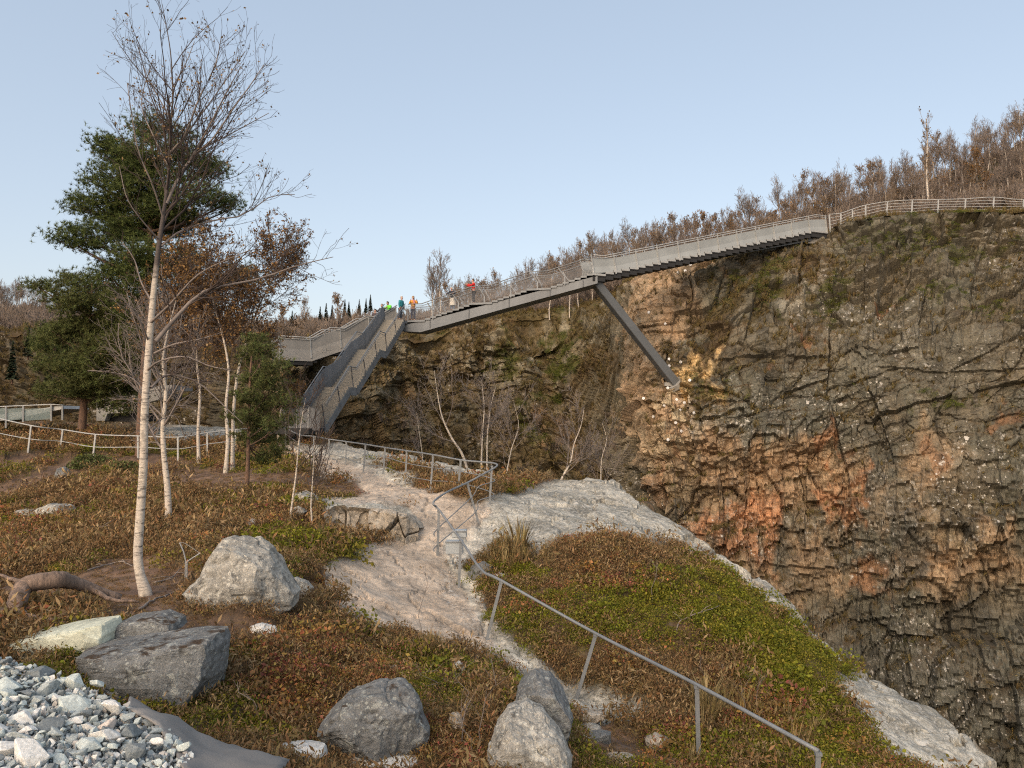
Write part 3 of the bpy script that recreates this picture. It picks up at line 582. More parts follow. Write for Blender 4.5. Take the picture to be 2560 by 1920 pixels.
# ------------------------------------------------------------------ hillside behind the rim
RIDGE = {-900:(640,185),-500:(700,175),0:(768,165),60:(770,162),140:(788,160),300:(806,150),700:(812,135),1000:(806,128),1200:(782,122),1330:(742,118),1480:(668,115),1600:(640,115),1760:(606,115),2000:(535,113),2200:(488,112),2350:(450,112),2460:(400,110),2560:(350,110),3000:(200,108),3600:(60,105)}
hk = np.array(sorted(RIDGE)); hu = np.linspace(-900, 3500, 330); hv = np.linspace(0, 1, 70)
ry = np.interp(hu, hk, [RIDGE[k][0] for k in hk]); rd = np.interp(hu, hk, [RIDGE[k][1] for k in hk])
R0 = np.stack([np.interp(np.clip(hu, -500, 3000), us, CD[:, 1, c]) for c in range(3)], -1)
R0 += np.array([[1., 0, 0]])*((hu-np.clip(hu, -500, 3000))/F*60)[:, None]
RG = np.array([tuple(P(a, b, c)) for a, b, c in zip(hu, ry, rd)])
rows = [np.stack([R0[:, 0], R0[:, 1]-1.2, R0[:, 2]-1.0], -1)]
for t in hv: 
    q = R0*(1-t) + RG*t; q[:, 2] = R0[:, 2]*(1-t) + RG[:, 2]*t - 2.2*np.sin(math.pi*t)*np.clip((hu-1300)/400, 0, 1) - 1.0*np.sin(math.pi*t)
    rows.append(q)
for k, (dy, dz) in enumerate(((8, -.5), (25, -6), (80, -30), (260, -60))): rows.append(RG + np.array([[0, dy, dz]]))
HV = np.stack(rows, 1); amp = np.clip(np.arange(HV.shape[1])/8, 0, 1)[None, :]
HV[..., 2] += amp*((fbm(HV[..., 0]*.12, HV[..., 1]*.12, 81, 4)-.5)*2.4 + (fbm(HV[..., 0]*.6, HV[..., 1]*.6, 82, 3)-.5)*.7)
hf = fbm(HV[..., 0]*.15, HV[..., 1]*.15, 83, 4)
hc = mx3(K3(.11, .075, .04), K3(.085, .07, .032), sst(.4, .6, hf)); hc = mx3(hc, K3(.15, .095, .05), sst(.55, .65, fbm(HV[..., 0]*.4, HV[..., 1]*.4, 84, 3)))
hc = hc*(.55+.45*sst(550, 900, hu))[:, None, None]
HVf = HV.reshape(-1, 3)
hmesh = np_mesh('hillside', HVf, gridF(HV.shape[0], HV.shape[1]), {'col': hc.reshape(-1, 3), 'lich': np.zeros(len(HVf))})
hill = link('hillside', hmesh, M['hill'], kind='structure', label='brown wooded hillside rising behind the cliff top')
H_BVH = BVHTree.FromPolygons(list(map(tuple, HVf)), gridF(HV.shape[0], HV.shape[1]).tolist())
def on_hill(x, y):
    h = H_BVH.ray_cast(Vector((x, y, 120)), Vector((0, 0, -1))); return h[0]
# far low land below and around, so that nothing ends in the open
m = MB(); m.poly([(-900, -900, -36), (900, -900, -36), (900, 900, -36), (-900, 900, -36)], [(0, 1, 2, 3)])
M['valley'] = mat_plain('valley_floor', (.07, .065, .04), .95, 0, .4, .05, .6)
m.obj('valley_floor', M['valley'], kind='structure', label='dark valley floor deep below the cliff')
# ------------------------------------------------------------------ the step bridge
bridge = empty('step_bridge', P(800, 1075, 38), 'grey steel step bridge zigzagging from the rock path up to the cliff top', 'bridge')
UP = Vector((0, 0, 1))
M['net'] = mat_plain('steel_net', (.22, .225, .23), .6, .2, .15, alpha=.09)
M['net2'] = mat_plain('steel_net_dense', (.24, .245, .25), .6, .2, .15, alpha=.5)
_unit = MB(); _unit.box((0, 0, 0), (1, 1, 1)); UNIT = {}
def unit_box(mat):
    if mat.name not in UNIT:
        me = _unit.mesh('step'); me.materials.append(mat); UNIT[mat.name] = me
    return UNIT[mat.name]
class Flight:
    """a run of steps from near edge A up to near edge B (width towards the far side), with landings after given steps"""
    def __init__(s, A, B, width, n, land):
        s.A, s.B, s.w = Vector(A), Vector(B), width
        h = Vector((B.x-A.x, B.y-A.y, 0)); s.run = h.length; s.dir = h.normalized(); s.rise = B.z-A.z
        s.out = Vector((s.dir.y, -s.dir.x, 0)); L = sum(land.values()); s.g = (s.run-L)/n; s.r = s.rise/n
        s.treads = []; x = 0.; s.key = [(0., 0.)]
        if 0 in land: s.treads.append((0, land[0], 0.)); x = land[0]; s.key.append((x, 0.))
        for i in range(1, n+1):
            e = x + s.g; hh = i*s.r; extra = land.get(i, 0.); s.treads.append((x, e+extra, hh))
            if extra: s.key += [(e, hh), (e+extra, hh)]
            x = e + extra
        s.key.append((s.run, s.rise))
    def p(s, x, h, w=0.): return s.A + s.dir*x + UP*h - s.out*w          # w measured from the near edge to the far edge
    def line(s, x):
        k = s.key
        for (a, b), (c, d) in zip(k, k[1:]):
            if x <= c or (c, d) == k[-1]: return b + (d-b)*((x-a)/max(c-a, 1e-6))
def build_flight(name, f, step_mat, rail_mat, near, far, girder=None, railh=1.12, spacing=1.55, lean=.3, bend=.10, post_mat=None, stringers=True, thick=.05, soffit=False, toe=0.0, pw_=.03):
    post_mat = post_mat or rail_mat
    part = MB()
    ang = math.atan2(f.dir.y, f.dir.x)
    if stringers:
        for wv in (.06, f.w-.06):
            for (a, b), (c, d) in zip(f.key, f.key[1:]):
                part.bar(f.p(a, b-.24, wv), f.p(c, d-.24, wv), .12, .42)
    if not stringers:
        part.bar(f.p(0, -.30, f.w*.5), f.p(f.run, f.rise-.30, f.w*.5), f.w*.45, .24)
    root = part.obj(name, girder or M['girder'], bridge)
    for (a, b, h) in f.treads:
        o = bpy.data.objects.new('step', unit_box(step_mat)); COL.objects.link(o)
        c = f.p((a+b)/2, h - (f.r+thick)/2, f.w/2)
        o.location = c; o.scale = (b-a+.02, f.w-.02, f.r+thick); o.rotation_euler = (0, 0, ang); child(o, root)
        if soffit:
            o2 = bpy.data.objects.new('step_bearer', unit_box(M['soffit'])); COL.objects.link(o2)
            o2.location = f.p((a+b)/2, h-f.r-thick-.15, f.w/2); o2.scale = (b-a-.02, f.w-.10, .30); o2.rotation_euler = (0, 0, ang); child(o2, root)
    if toe:      # pale edge plates on the near face of the steps
        for (a, b, h) in f.treads:
            m = MB(); m.bar(f.p(a, h-.06, -.012), f.p(b, h-.06, -.012), .02, .13); m.obj('edge_plate', rail_mat, root)
    n = max(2, round(f.run/spacing)); xs = [f.run*i/n for i in range(n+1)]
    for side, wv, infill in (('near', -.02, near), ('far', f.w+.02, far)):
        tops = []
        for x in xs:
            h = f.line(x); b = f.p(x, h-.12, wv); mid = f.p(x-bend*.2, h+.42, wv + (.06 if side == 'near' else -.06)); t = f.p(x-lean, f.line(max(x-lean, 0.))+railh, wv)
            m = MB(); m.bar(b, mid, pw_, .085, f.dir); m.bar(mid, t, pw_, .07, f.dir)
            m.obj('post', post_mat, root); tops.append((b, mid, t))
        kp = [(a, b) for a, b in f.key]
        m = MB(); m.tube([f.p(a-(lean if 0 < i < len(kp)-1 else 0)*.6, b+railh, wv) for i, (a, b) in enumerate(kp)], .032, 8); m.obj('handrail', rail_mat, root, True)
        m = MB(); m.tube([f.p(a-(lean if 0 < i < len(kp)-1 else 0)*.5, b+railh-.14, wv) for i, (a, b) in enumerate(kp)], .018, 6); m.obj('lower_rail', rail_mat, root, True)
        if infill is not None:
            mat, top, bot = infill
            for (b0, m0, t0), (b1, m1, t1) in zip(tops, tops[1:]):
                off = f.out*(-.03 if side == 'near' else .03); e = .004
                q = [b0+(m0-b0)*bot, b1+(m1-b1)*bot, m0+(t0-m0)*top, m1+(t1-m1)*top]
                ring = [q[0]+off, q[1]+off, m1+off, q[3]+off, q[2]+off, m0+off]; bk = [v - f.out*.012 for v in ring]
                m = MB(); m.poly(ring+bk, [(0, 1, 2, 5), (5, 2, 3, 4), (11, 8, 7, 6), (10, 9, 8, 11), (0, 6, 7, 1), (1, 7, 8, 2), (2, 8, 9, 3), (3, 9, 10, 4), (4, 10, 11, 5), (5, 11, 6, 0)])
                m.obj('panel', mat, root)
    return root
WD = 1.45
fl_stair = Flight(P(812, 1068, 38), P(1012, 800, 52), WD, 40, {12: 1.1, 26: 1.1})
fl_mid = Flight(P(1020, 801, 52.2), P(1482, 684, 49), WD, 23, {0: 1.25, 9: 1.2, 16: 1.25})
fl_right = Flight(P(1484, 683, 48.9), P(2068, 580, 57), WD, 30, {0: .9, 30: 1.0})
fl_left = Flight(P(700, 887, 48.6), P(992, 806, 53.4), WD, 14, {0: 2.2, 4: 1.0, 9: .8})
build_flight('stair_flight', fl_stair, M['tread'], M['steel'], (M['net'], .93, .4), (M['sheet'], .97, .0), girder=M['steel'], spacing=1.9, lean=.42, post_mat=M['steel_dark'], thick=.03)
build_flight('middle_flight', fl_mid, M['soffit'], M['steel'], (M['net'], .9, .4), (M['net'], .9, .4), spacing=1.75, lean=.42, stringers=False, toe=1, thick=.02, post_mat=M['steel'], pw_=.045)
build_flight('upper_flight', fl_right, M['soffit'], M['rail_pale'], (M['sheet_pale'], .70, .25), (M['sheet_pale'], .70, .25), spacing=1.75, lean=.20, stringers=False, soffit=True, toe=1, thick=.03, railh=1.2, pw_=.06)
build_flight('lower_flight', fl_left, M['concrete'], M['rail_pale'], (M['concrete'], .90, -.4), (M['concrete'], .90, -.4), spacing=1.9, lean=.1, stringers=False, soffit=True, thick=.1, railh=1.22)
# junction platform
Zt = fl_mid.A.z
m = MB(); a, b = fl_mid.p(0, 0, 0), fl_mid.p(.05, 0, WD)
ring = [fl_mid.p(-.05, 0, -.0), fl_mid.p(0.0, 0, WD), fl_left.p(fl_left.run+.1, Zt-fl_left.A.z, WD), fl_left.p(fl_left.run, Zt-fl_left.A.z, 0), fl_stair.p(fl_stair.run, Zt-fl_stair.A.z, WD), fl_stair.p(fl_stair.run+.02, Zt-fl_stair.A.z, 0)]
m.poly([v-UP*.03 for v in ring]+[v-UP*.22 for v in ring], [(0, 1, 2, 3, 4, 5), (11, 10, 9, 8, 7, 6)] + [(i, (i+1) % 6+6, i+6) for i in range(6)] + [(i, (i+1) % 6, (i+1) % 6+6) for i in range(6)])
m.obj('junction_platform', M['girder'], bridge)
# main girder under the middle flight: deep box that tapers and ends in a splayed nose at the junction
def girder(pts, wd, mat, name):
    """pts: (x along middle flight, z top offset, depth)"""
    m = MB(); rings = []
    for x, zt, dp, w0, w1 in pts:
        base = fl_mid.line(min(max(x, 0), fl_mid.run)); t = fl_mid.p(x, base+zt, 0)
        n0, f0 = fl_mid.p(x, base+zt, w0), fl_mid.p(x, base+zt, w1)
        rings.append([n0-UP*dp, f0-UP*dp, f0, n0])
    for q in rings: m.v += [tuple(v) for v in q]
    for i in range(len(rings)-1):
        for k in range(4): m.f.append((i*4+k, i*4+(k+1) % 4, i*4+4+(k+1) % 4, i*4+4+k))
    m.f += [(0, 3, 2, 1), tuple(len(rings)*4-4+k for k in range(4))]
    return m.obj(name, mat, bridge)
LI = lambda x, a=(0, 0.): 0
class _G: pass
def straight(x): return fl_mid.rise*x/fl_mid.run
def gpt(x, zt, dp, w0=.05, w1=WD-.05):
    return (x, straight(x)-fl_mid.line(min(max(x, 0), fl_mid.run))+zt, dp, w0, w1)
g_end = fl_mid.run
girder([gpt(-.45, -.22, .42), gpt(.9, -.30, .72), gpt(3, -.30, .66), gpt(7, -.26, .58), gpt(g_end+.3, -.20, .50)], WD, M['girder'], 'girder')
# strut
kt = fl_mid.p(g_end+.05, fl_mid.rise-.45, WD*.5); foot, _n = on_cliff(1690, 962)
d = (foot-kt).normalized(); foot2 = foot + d*.5
m = MB(); sd_ = d.cross(Vector((0, -1, .2))).normalized(); u2 = sd_.cross(d).normalized()
def ringat(p, a, b): return [p+sd_*a+u2*b, p+sd_*-a+u2*b, p+sd_*-a-u2*b, p+sd_*a-u2*b]
r1 = ringat(kt, .25, .36); r2 = ringat(foot2, .29, .38); m.hexa(r1+r2)
strut_o = m.obj('strut', M['strut'], bridge, bevel=.03)
m = MB(); m.box(foot - d*.05 + Vector((0, .25, 0)), (1.6, 1.0, .25)); m.obj('strut_footing', M['concrete'], bridge)
m = MB(); m.tube([foot-d*.25, foot+d*.1], [.62, .66], 8); m.obj('footing_collar', M['concrete'], bridge)
for xs_ in (1.6, 4.4, 7.2, 10.0, 12.2):      # thin dark bars added to stand for drip stains at the girder joints
    hb = straight(xs_); m = MB(); m.bar(fl_mid.p(xs_, hb-.26, .028), fl_mid.p(xs_, hb-.92+.02*xs_, .028), .05, .035, f_dir if False else Vector((0, 1, 0))); m.obj('drip_stain_bar', M['steel_dark'], bridge)
# bearing under the upper end
m = MB(); q = fl_right.p(fl_right.run-.6, fl_right.rise-.65, .7); m.box(q, (1.3, .9, .5)); m.obj('abutment', M['concrete'], bridge, bevel=.03)
# stair-foot landing with grey panel screens
q0 = fl_stair.p(0, 0, 0); q1 = fl_stair.p(0, 0, WD)
m = MB(); c = [fl_stair.p(.0, -.03, 0), fl_stair.p(-.0, -.03, WD+.9), fl_stair.p(-2.0, -.03, WD+.9), fl_stair.p(-2.0, -.03, 0)]
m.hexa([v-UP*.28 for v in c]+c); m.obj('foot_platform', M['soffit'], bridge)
A0 = P(716, 1016, 37.2); B0 = P(800, 1058, 36.2); zb = P(760, 1076, 36.6).z
for i in range(3):
    a = A0.lerp(Vector((B0.x, B0.y, A0.z)), i/3+.012); b = A0.lerp(Vector((B0.x, B0.y, A0.z)), (i+1)/3-.012); m = MB()
    a0, b0 = Vector((a.x, a.y, zb)), Vector((b.x, b.y, zb)); hh = A0.z-zb
    m.hexa([a0, b0, b0+Vector((0, .03, 0)), a0+Vector((0, .03, 0)), a0+UP*hh, b0+UP*(hh-.12*i), b0+Vector((0, .03, hh-.12*i)), a0+Vector((0, .03, hh))])
    m.obj('screen_panel', M['sheet'], bridge)
    m = MB(); m.bar(a0-Vector((.03, .02, .1)), a0+Vector((-.03, -.02, hh+.03)), .04, .05); m.obj('screen_post', M['rail_pale'], bridge)
m = MB(); A1 = P(700, 1012, 39); m.hexa([Vector((A1.x, A1.y, zb)), Vector((A0.x, A0.y, zb)), Vector((A0.x, A0.y+.03, zb)), Vector((A1.x, A1.y+.03, zb)), A1, A0, A0+Vector((0, .03, 0)), A1+Vector((0, .03, 0))]); m.obj('screen_panel', M['sheet'], bridge)

# ------------------------------------------------------------------ railings
def railing(name, label, posts, rails, rail_pts, mat, pw=.055, pd=.022, bracket=True, r=.022, cat='railing', group=None):
    root = empty(name, posts[0][0], label, cat, group)
    for b, t in posts:
        m = MB(); b, t = Vector(b), Vector(t); dn = (b-t).normalized(); m.bar(b+dn*.15, t+dn*.035, pw, pd, Vector((0, 1, 0))); po = m.obj('post', mat, root)
        if bracket:
            m = MB(); m.box(t+dn*.03, (pw*1.3, pw*.9, .035)); br = m.obj('bracket', mat, po)
    for pts, rad in rails:
        m = MB(); m.tube(pts, rad, 8); m.obj('rail', mat, root, True)
    return root
PB = [(714,1112,714,1070,36),(748,1144,749,1087,34.5),(781,1154,785,1091,33),(822,1150,823,1098,31.4),(864,1161,866,1104,29.7),(908,1182,914,1111,28),(958,1185,963,1119,26.2),(1013,1213,1017,1127,24.5),(1076,1227,1083,1137,23.2),(1145,1229,1152,1150,22),(1224,1261,1230,1163,20.7),(1197,1309,1168,1207,20),(1094,1389,1097,1274,17.8),(1147,1470,1152,1350,16.7),(1217,1599,1254,1452,13.9),(1441,1747,1490,1584,12.6),(1747,1915,1742,1712,10.2),(2040,2085,2046,1878,9.0)]
posts = []
for bx, by, tx, ty, d in PB:
    g = on_ground(bx, by, d); dd = g.y if abs(g.y-d) < 3 else d
    b = P(bx, by, dd) if abs(g.y-d) >= 3 else g
    posts.append((b, P(tx, ty, dd)))
tops = [t for _, t in posts]
hr = [tops[0]] + tops[1:10] + [P(1205, 1155, posts[10][1].y+.55), P(1238, 1159, posts[10][1].y+.1), P(1240, 1167, posts[10][1].y-.2), P(1205, 1187, posts[11][1].y+.35), tops[11], P(1120, 1229, 18.9), P(1088, 1250, 18.0), P(1084, 1262, 17.8), tops[12]] + [tops[13], P(1203, 1424, 14.9), tops[14], tops[15], tops[16], tops[17]]
hrs = smoothline(hr, 5)
def lower(fr, i0, i1): return smoothline([posts[i][1].lerp(posts[i][0], fr) for i in range(i0, i1)], 4)
turn = lambda fr: smoothline([posts[i][1].lerp(posts[i][0], fr) for i in (8, 9)] + [posts[10][1].lerp(posts[10][0], fr) + Vector((.10, -.1, 0)), posts[10][1].lerp(posts[10][0], fr)+Vector((-.3, -.8, -.12)), posts[11][1].lerp(posts[11][0], fr), P(1094, 1282+fr*110, 17.9), P(1085, 1300+fr*110, 17.3)], 5)
railing('path_railing', 'grey steel railing with bent posts following the rock path from stair foot', posts, [(hrs, .025), (lower(.36, 0, 9), .013), (lower(.72, 0, 9), .012), (turn(.36), .012), (turn(.72), .012)], None, M['steel'])
# left railing across the heath
LB = [(-60,1110,-50,1035,34),(70,1131,78,1064,34),(150,1133,157,1074,34.5),(232,1149,239,1086,35),(345,1146,345,1090,36),(445,1152,445,1093,36.5),(518,1139,518,1082,37),(590,1130,588,1074,37.5),(650,1122,650,1070,38)]
lp = []
for bx, by, tx, ty, d in LB:
    g = on_ground(bx, by, d); dd = g.y if abs(g.y-d) < 4 else d; lp.append((P(bx, by, dd), P(tx, ty, dd)))
railing('heath_railing', 'pale steel railing crossing the brown heath behind the white birch trunk', lp, [(smoothline([t for _, t in lp], 4), .028), (smoothline([t.lerp(b, .5) for b, t in lp], 4), .02)], None, M['rail_pale'], pw=.07, pd=.05)
# cliff-top railing
CB = [(2076,576,2073,536),(2101,566,2102,533),(2131,551,2131,523),(2164,548,2164,513),(2214,535,2219,504),(2277,533,2281,500),(2343,527,2346,499),(2410,527,2414,497),(2480,529,2485,493),(2556,524,2559,499),(2640,520,2645,488),(2730,520,2736,486)]
cpz = [(P(a, b, 57.2-max(a-2140, 0)*.004), P(c, d, 57.2-max(a-2140, 0)*.004)) for a, b, c, d in CB]
railing('cliff_top_railing', 'pale steel railing with four rails along the cliff top at the upper bridge end', [(b-UP*.6, t) for b, t in cpz], [(smoothline([t.lerp(b, f) for b, t in cpz], 3), .03 if f == 0 else .02) for f in (0, .22, .44, .66, .88)], None, M['rail_pale'], pw=.09, pd=.06, bracket=False)
# ------------------------------------------------------------------ rock bolt plates near the strut foot
for (zx, zy) in [(805,893),(803,950),(903,915),(985,1075),(793,1140),(872,1240),(935,1267),(762,1288),(898,1332),(1018,1353),(665,1387),(860,1440),(795,1585),(905,1513),(585,1232),(880,145),(943,128),(990,75),(630,487),(770,583)]:
    px, py = 1440+zx*.2893, 640+zy*.2893; h, n = on_cliff(px, py); n = (n if n.y < 0 else -n).lerp(Vector((0, -1, 0)), .6).normalized()
    m = MB(); m.tube([Vector((0, 0, -.05)), Vector((0, 0, .02))], [.10, .10], 12); m.tube([Vector((0, 0, .021)), Vector((0, 0, .07))], [.03, .03], 6)
    o = m.obj('rock_bolt_plate', M['white'], None, label='round white bolt plate pinned to the pale rock around the strut foot', cat='bolt plate', group='rock bolt plates by the strut foot')
    o.location = h + n*.05; o.rotation_euler = n.to_track_quat('Z', 'Y').to_euler()
# ------------------------------------------------------------------ concrete viewpoint and platform behind the trees
vp = empty('concrete_viewpoint', P(300, 1060, 46), 'low concrete viewpoint building behind the tall pine trunk', 'building')
def slab(pl, d0, d1, mat, name, parent):
    """prism: outline given in photo pixels at distance d0, extruded back to d1"""
    a = [P(x, y, d0) for x, y in pl]; b = [v + Vector((0, d1-d0, 0)) for v in a]; n = len(a); m = MB()
    m.poly(a+b, [tuple(range(n)), tuple(range(2*n-1, n-1, -1))] + [(i, i+n, (i+1) % n+n, (i+1) % n) for i in range(n)]); return m.obj(name, mat, parent)
slab([(241,1052),(241,1000),(420,972),(422,992),(345,1012),(345,1030),(268,1034),(262,1052)], 45, 45.5, M['concrete'], 'wall', vp)
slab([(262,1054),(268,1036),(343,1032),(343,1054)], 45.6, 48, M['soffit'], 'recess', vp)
slab([(282,980),(300,972),(430,962),(430,974)], 46.0, 49, M['concrete'], 'roof', vp)
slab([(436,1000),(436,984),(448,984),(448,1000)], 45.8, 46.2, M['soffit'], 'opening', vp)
pf = empty('viewing_platform', P(70, 1060, 41), 'pale viewing platform with steel posts at the left edge of the heath', 'platform')
slab([(-80,1060),(-80,1048),(152,1014),(158,1022),(20,1050)], 41, 43.5, M['rail_pale'], 'deck', pf)
for x, y0, y1 in ((15,1016,1070),(58,1014,1055),(128,1012,1052),(156,1014,1050),(-30,1018,1075)):
    m = MB(); m.bar(P(x, y1, 40.9), P(x, y0, 40.9), .09, .05, Vector((0, 1, 0))); m.obj('post', M['steel'], pf)
m = MB(); m.tube([P(-80, 1020, 40.9), P(15, 1016, 40.9), P(128, 1011, 40.9), P(160, 1013, 40.9)], .03, 6); m.obj('rail', M['rail_pale'], pf, True)
M['glass'] = mat_plain('tinted_glass', (.25, .32, .32), .15, 0, .1, alpha=.35)
for x0, x1 in ((-28,13),(17,56),(60,126)):
    m = MB(); a, b, c, d = P(x0, 1052, 40.92), P(x1, 1048, 40.92), P(x1, 1020, 40.92), P(x0, 1022, 40.92); off = Vector((0, .015, 0)); m.hexa([a, b, b+off, a+off, d, c, c+off, d+off]); m.obj('glass_panel', M['glass'], pf)
# grey boxes by the railing
for (x0, y0, x1, y1, d, nm, lb) in ((1130,1326,1166,1345,16.9,'junction_box','pale grey flat box fixed under the handrail by the rock step'),(1114,1353,1157,1386,17.3,'junction_box','larger grey box standing on the rock behind the railing post')):
    a, b = P(x0, y1, d), P(x1, y0, d); m = MB(); m.box((a+b)/2+Vector((0, .12, 0)), (b.x-a.x, .24, b.z-a.z)); o = m.obj(nm, M['box'], None, bevel=.015, label=lb, cat='box')
    m = MB(); m.box(Vector(((a.x+b.x)/2, a.y-.012, b.z-.02)), (b.x-a.x+.02, .02, .03)); m.obj('lid', M['steel'], o)
# ------------------------------------------------------------------ rocks
def ico(sub):
    bm = bmesh.new(); bmesh.ops.create_icosphere(bm, subdivisions=sub, radius=1); v = np.array([tuple(q.co) for q in bm.verts]); f = np.array([[q.index for q in p.verts] for p in bm.faces]); bm.free(); return v, f
ICO5 = ico(5); ICO4 = ico(4); ICO3 = ico(3)
def n3(V, s, k):    # cheap 3-D noise from three 2-D slices
    return (vn(V[:, 0]*k+s, V[:, 1]*k, s) + vn(V[:, 1]*k+s, V[:, 2]*k, s+1) + vn(V[:, 2]*k+s, V[:, 0]*k, s+2))/3-.5
def rock(name, outline, d, depth, mat, label, seed=1, facets=9, cut=.9, rough=.05, base=ICO5, view=True, cat='boulder', group=None, sharp=.75, parent=None, ground=None):
    """boulder whose profile towards the path follows the outline (photo pixels), with its own thickness in depth"""
    sc_ = K if view else 1.0
    if ground: q_ = on_ground(ground[0]*K, ground[1]*K, d); d = q_.y
    outline = [(x0+(x1-x0)*k/14, y0+(y1-y0)*k/14) for (x0, y0), (x1, y1) in zip(outline, outline[1:]+outline[:1]) for k in range(14)]
    pts = [P(x*sc_, y*sc_, d) for x, y in outline]; cx = sum(p.x for p in pts)/len(pts); cz = sum(p.z for p in pts)/len(pts)
    a = np.array([math.atan2(p.z-cz, p.x-cx) for p in pts]); r = np.array([math.hypot(p.z-cz, p.x-cx) for p in pts]); o = np.argsort(a); a, r = a[o], r[o]
    aa = np.concatenate([a-2*math.pi, a, a+2*math.pi]); rr_ = np.concatenate([r, r, r])
    D = base[0]; th = np.arctan2(D[:, 2], D[:, 0]); R = np.interp(th, aa, rr_); h = np.hypot(D[:, 0], D[:, 2])
    V = np.stack([R*np.cos(th)*h**sharp, np.sign(D[:, 1])*np.abs(D[:, 1])**sharp*depth*(.55+.45*1), R*np.sin(th)*h**sharp], 1)
    rg = np.random.default_rng(seed)
    for _ in range(facets):
        n = rg.normal(size=3); n[1] = -abs(n[1])*1.1; n[0] *= .8; n /= np.linalg.norm(n); sp = V@n; hh = sp.max()*rg.uniform(cut, .99); V = V - n[None]*np.maximum(sp-hh, 0)[:, None]
    nn = V/np.maximum(np.linalg.norm(V, axis=1, keepdims=True), 1e-6); s0 = r.mean()
    V = V + nn*(n3(V/s0, seed, 2.2)*rough*1.2 + n3(V/s0, seed+9, 6)*rough*1.3 + n3(V/s0, seed+19, 14)*rough*.9 + n3(V/s0, seed+29, 30)*rough*.5 - np.maximum(.05-np.abs(n3(V/s0, seed+39, 2.6)), 0)*rough*14)[:, None]*s0
    me = np_mesh(name, V, base[1], None, False); ob = link(name, me, mat, None, label=label, cat=cat, group=group); ob.location = (cx, d+depth*.35, cz)
    if parent is not None: child(ob, parent)
    return ob
rock('boulder', [(383,1283),(430,1245),(450,1200),(472,1172),(500,1162),(540,1168),(570,1192),(592,1225),(615,1265),(632,1290),(628,1320),(560,1350),(520,1345),(460,1340),(410,1310)], 10.3, .62, M['boulder'], 'conical pale lichen-covered boulder beside the white birch trunk', 3, 14, .74, .075)
blk = rock('boulder', [(135,1425),(190,1410),(290,1395),(380,1385),(455,1380),(462,1400),(455,1470),(440,1540),(400,1590),(330,1570),(240,1510),(170,1465),(140,1450)], 7.2, .5, M['boulder_dark'], 'large flat-topped grey boulder behind the crushed stone heap', 5, 12, .80, .05, sharp=.42)
rock('flat_rock', [(5,1408),(40,1380),(150,1355),(228,1345),(235,1365),(232,1392),(150,1415),(60,1430),(10,1425)], 7.6, .28, M['slab_pale'], 'pale yellowish cut slab lying left of the flat-topped boulder', 8, 8, .9, .03, ICO5, cat='rock', sharp=.3)
rock('flat_rock', [(232,1385),(236,1355),(270,1340),(340,1330),(378,1345),(382,1362),(330,1375),(260,1392)], 7.9, .3, M['boulder_dark'], 'greenish grey slab lying behind the flat-topped boulder', 9, 10, .84, .06, ICO5, cat='rock', sharp=.5)
rock('boulder', [(672,1595),(700,1560),(740,1520),(790,1500),(850,1492),(885,1505),(905,1550),(922,1600),(915,1640),(860,1660),(760,1650),(690,1630)], 8.3, .5, M['boulder_dark'], 'dark grey rounded boulder in the heather at the bottom centre', 12, 14, .72, .08, ground=(800,1640))
rock('boulder', [(1052,1640),(1070,1590),(1100,1550),(1140,1540),(1180,1560),(1220,1610),(1250,1680),(1200,1740),(1060,1740)], 7.6, .5, M['boulder'], 'grey boulder with yellow lichen at the bottom edge of the trail', 14, 14, .72, .08, ground=(1150,1690))
rock('boulder', [(1110,1560),(1120,1500),(1160,1470),(1200,1480),(1235,1520),(1242,1580),(1230,1640),(1180,1650),(1120,1600)], 8.6, .55, M['boulder_dark'], 'dark boulder behind the lichen boulder beside the trail', 17, 14, .72, .08, ground=(1190,1620))
rock('flat_rock', [(560,1640),(600,1618),(650,1610),(700,1618),(705,1640),(650,1655),(590,1660)], 7.6, .16, M['white_rock'], 'flat white rock half buried left of the dark rounded boulder', 19, 8, .88, .06, ICO4, cat='rock', ground=(640,1640))
rock('flat_rock', [(725,1655),(760,1640),(840,1640),(905,1650),(900,1675),(800,1690),(730,1680)], 7.6, .2, M['white_rock'], 'cracked white rock under the dark rounded boulder', 20, 8, .88, .06, ICO4, cat='rock', ground=(810,1665))
rock('stone', [(525,1360),(560,1348),(590,1355),(605,1372),(580,1378),(535,1372)], 9.2, .12, M['white_rock'], 'small white stone on bare soil below the conical boulder', 21, 14, .7, .09, ICO4, cat='stone', ground=(560,1372))
rock('stone', [(1235,1545),(1260,1535),(1310,1545),(1305,1560),(1250,1565)], 9.4, .2, M['ledge'], 'flat brownish stone at the top of the dirt trail', 22, 12, .75, .07, ICO4, cat='stone', ground=(1270,1560))
rock('stone', [(1392,1600),(1420,1588),(1450,1600),(1448,1622),(1405,1628)], 9.2, .16, M['ledge'], 'flat tan stone at the right edge of the dirt trail', 23, 12, .75, .07, ICO4, cat='stone', ground=(1420,1620))
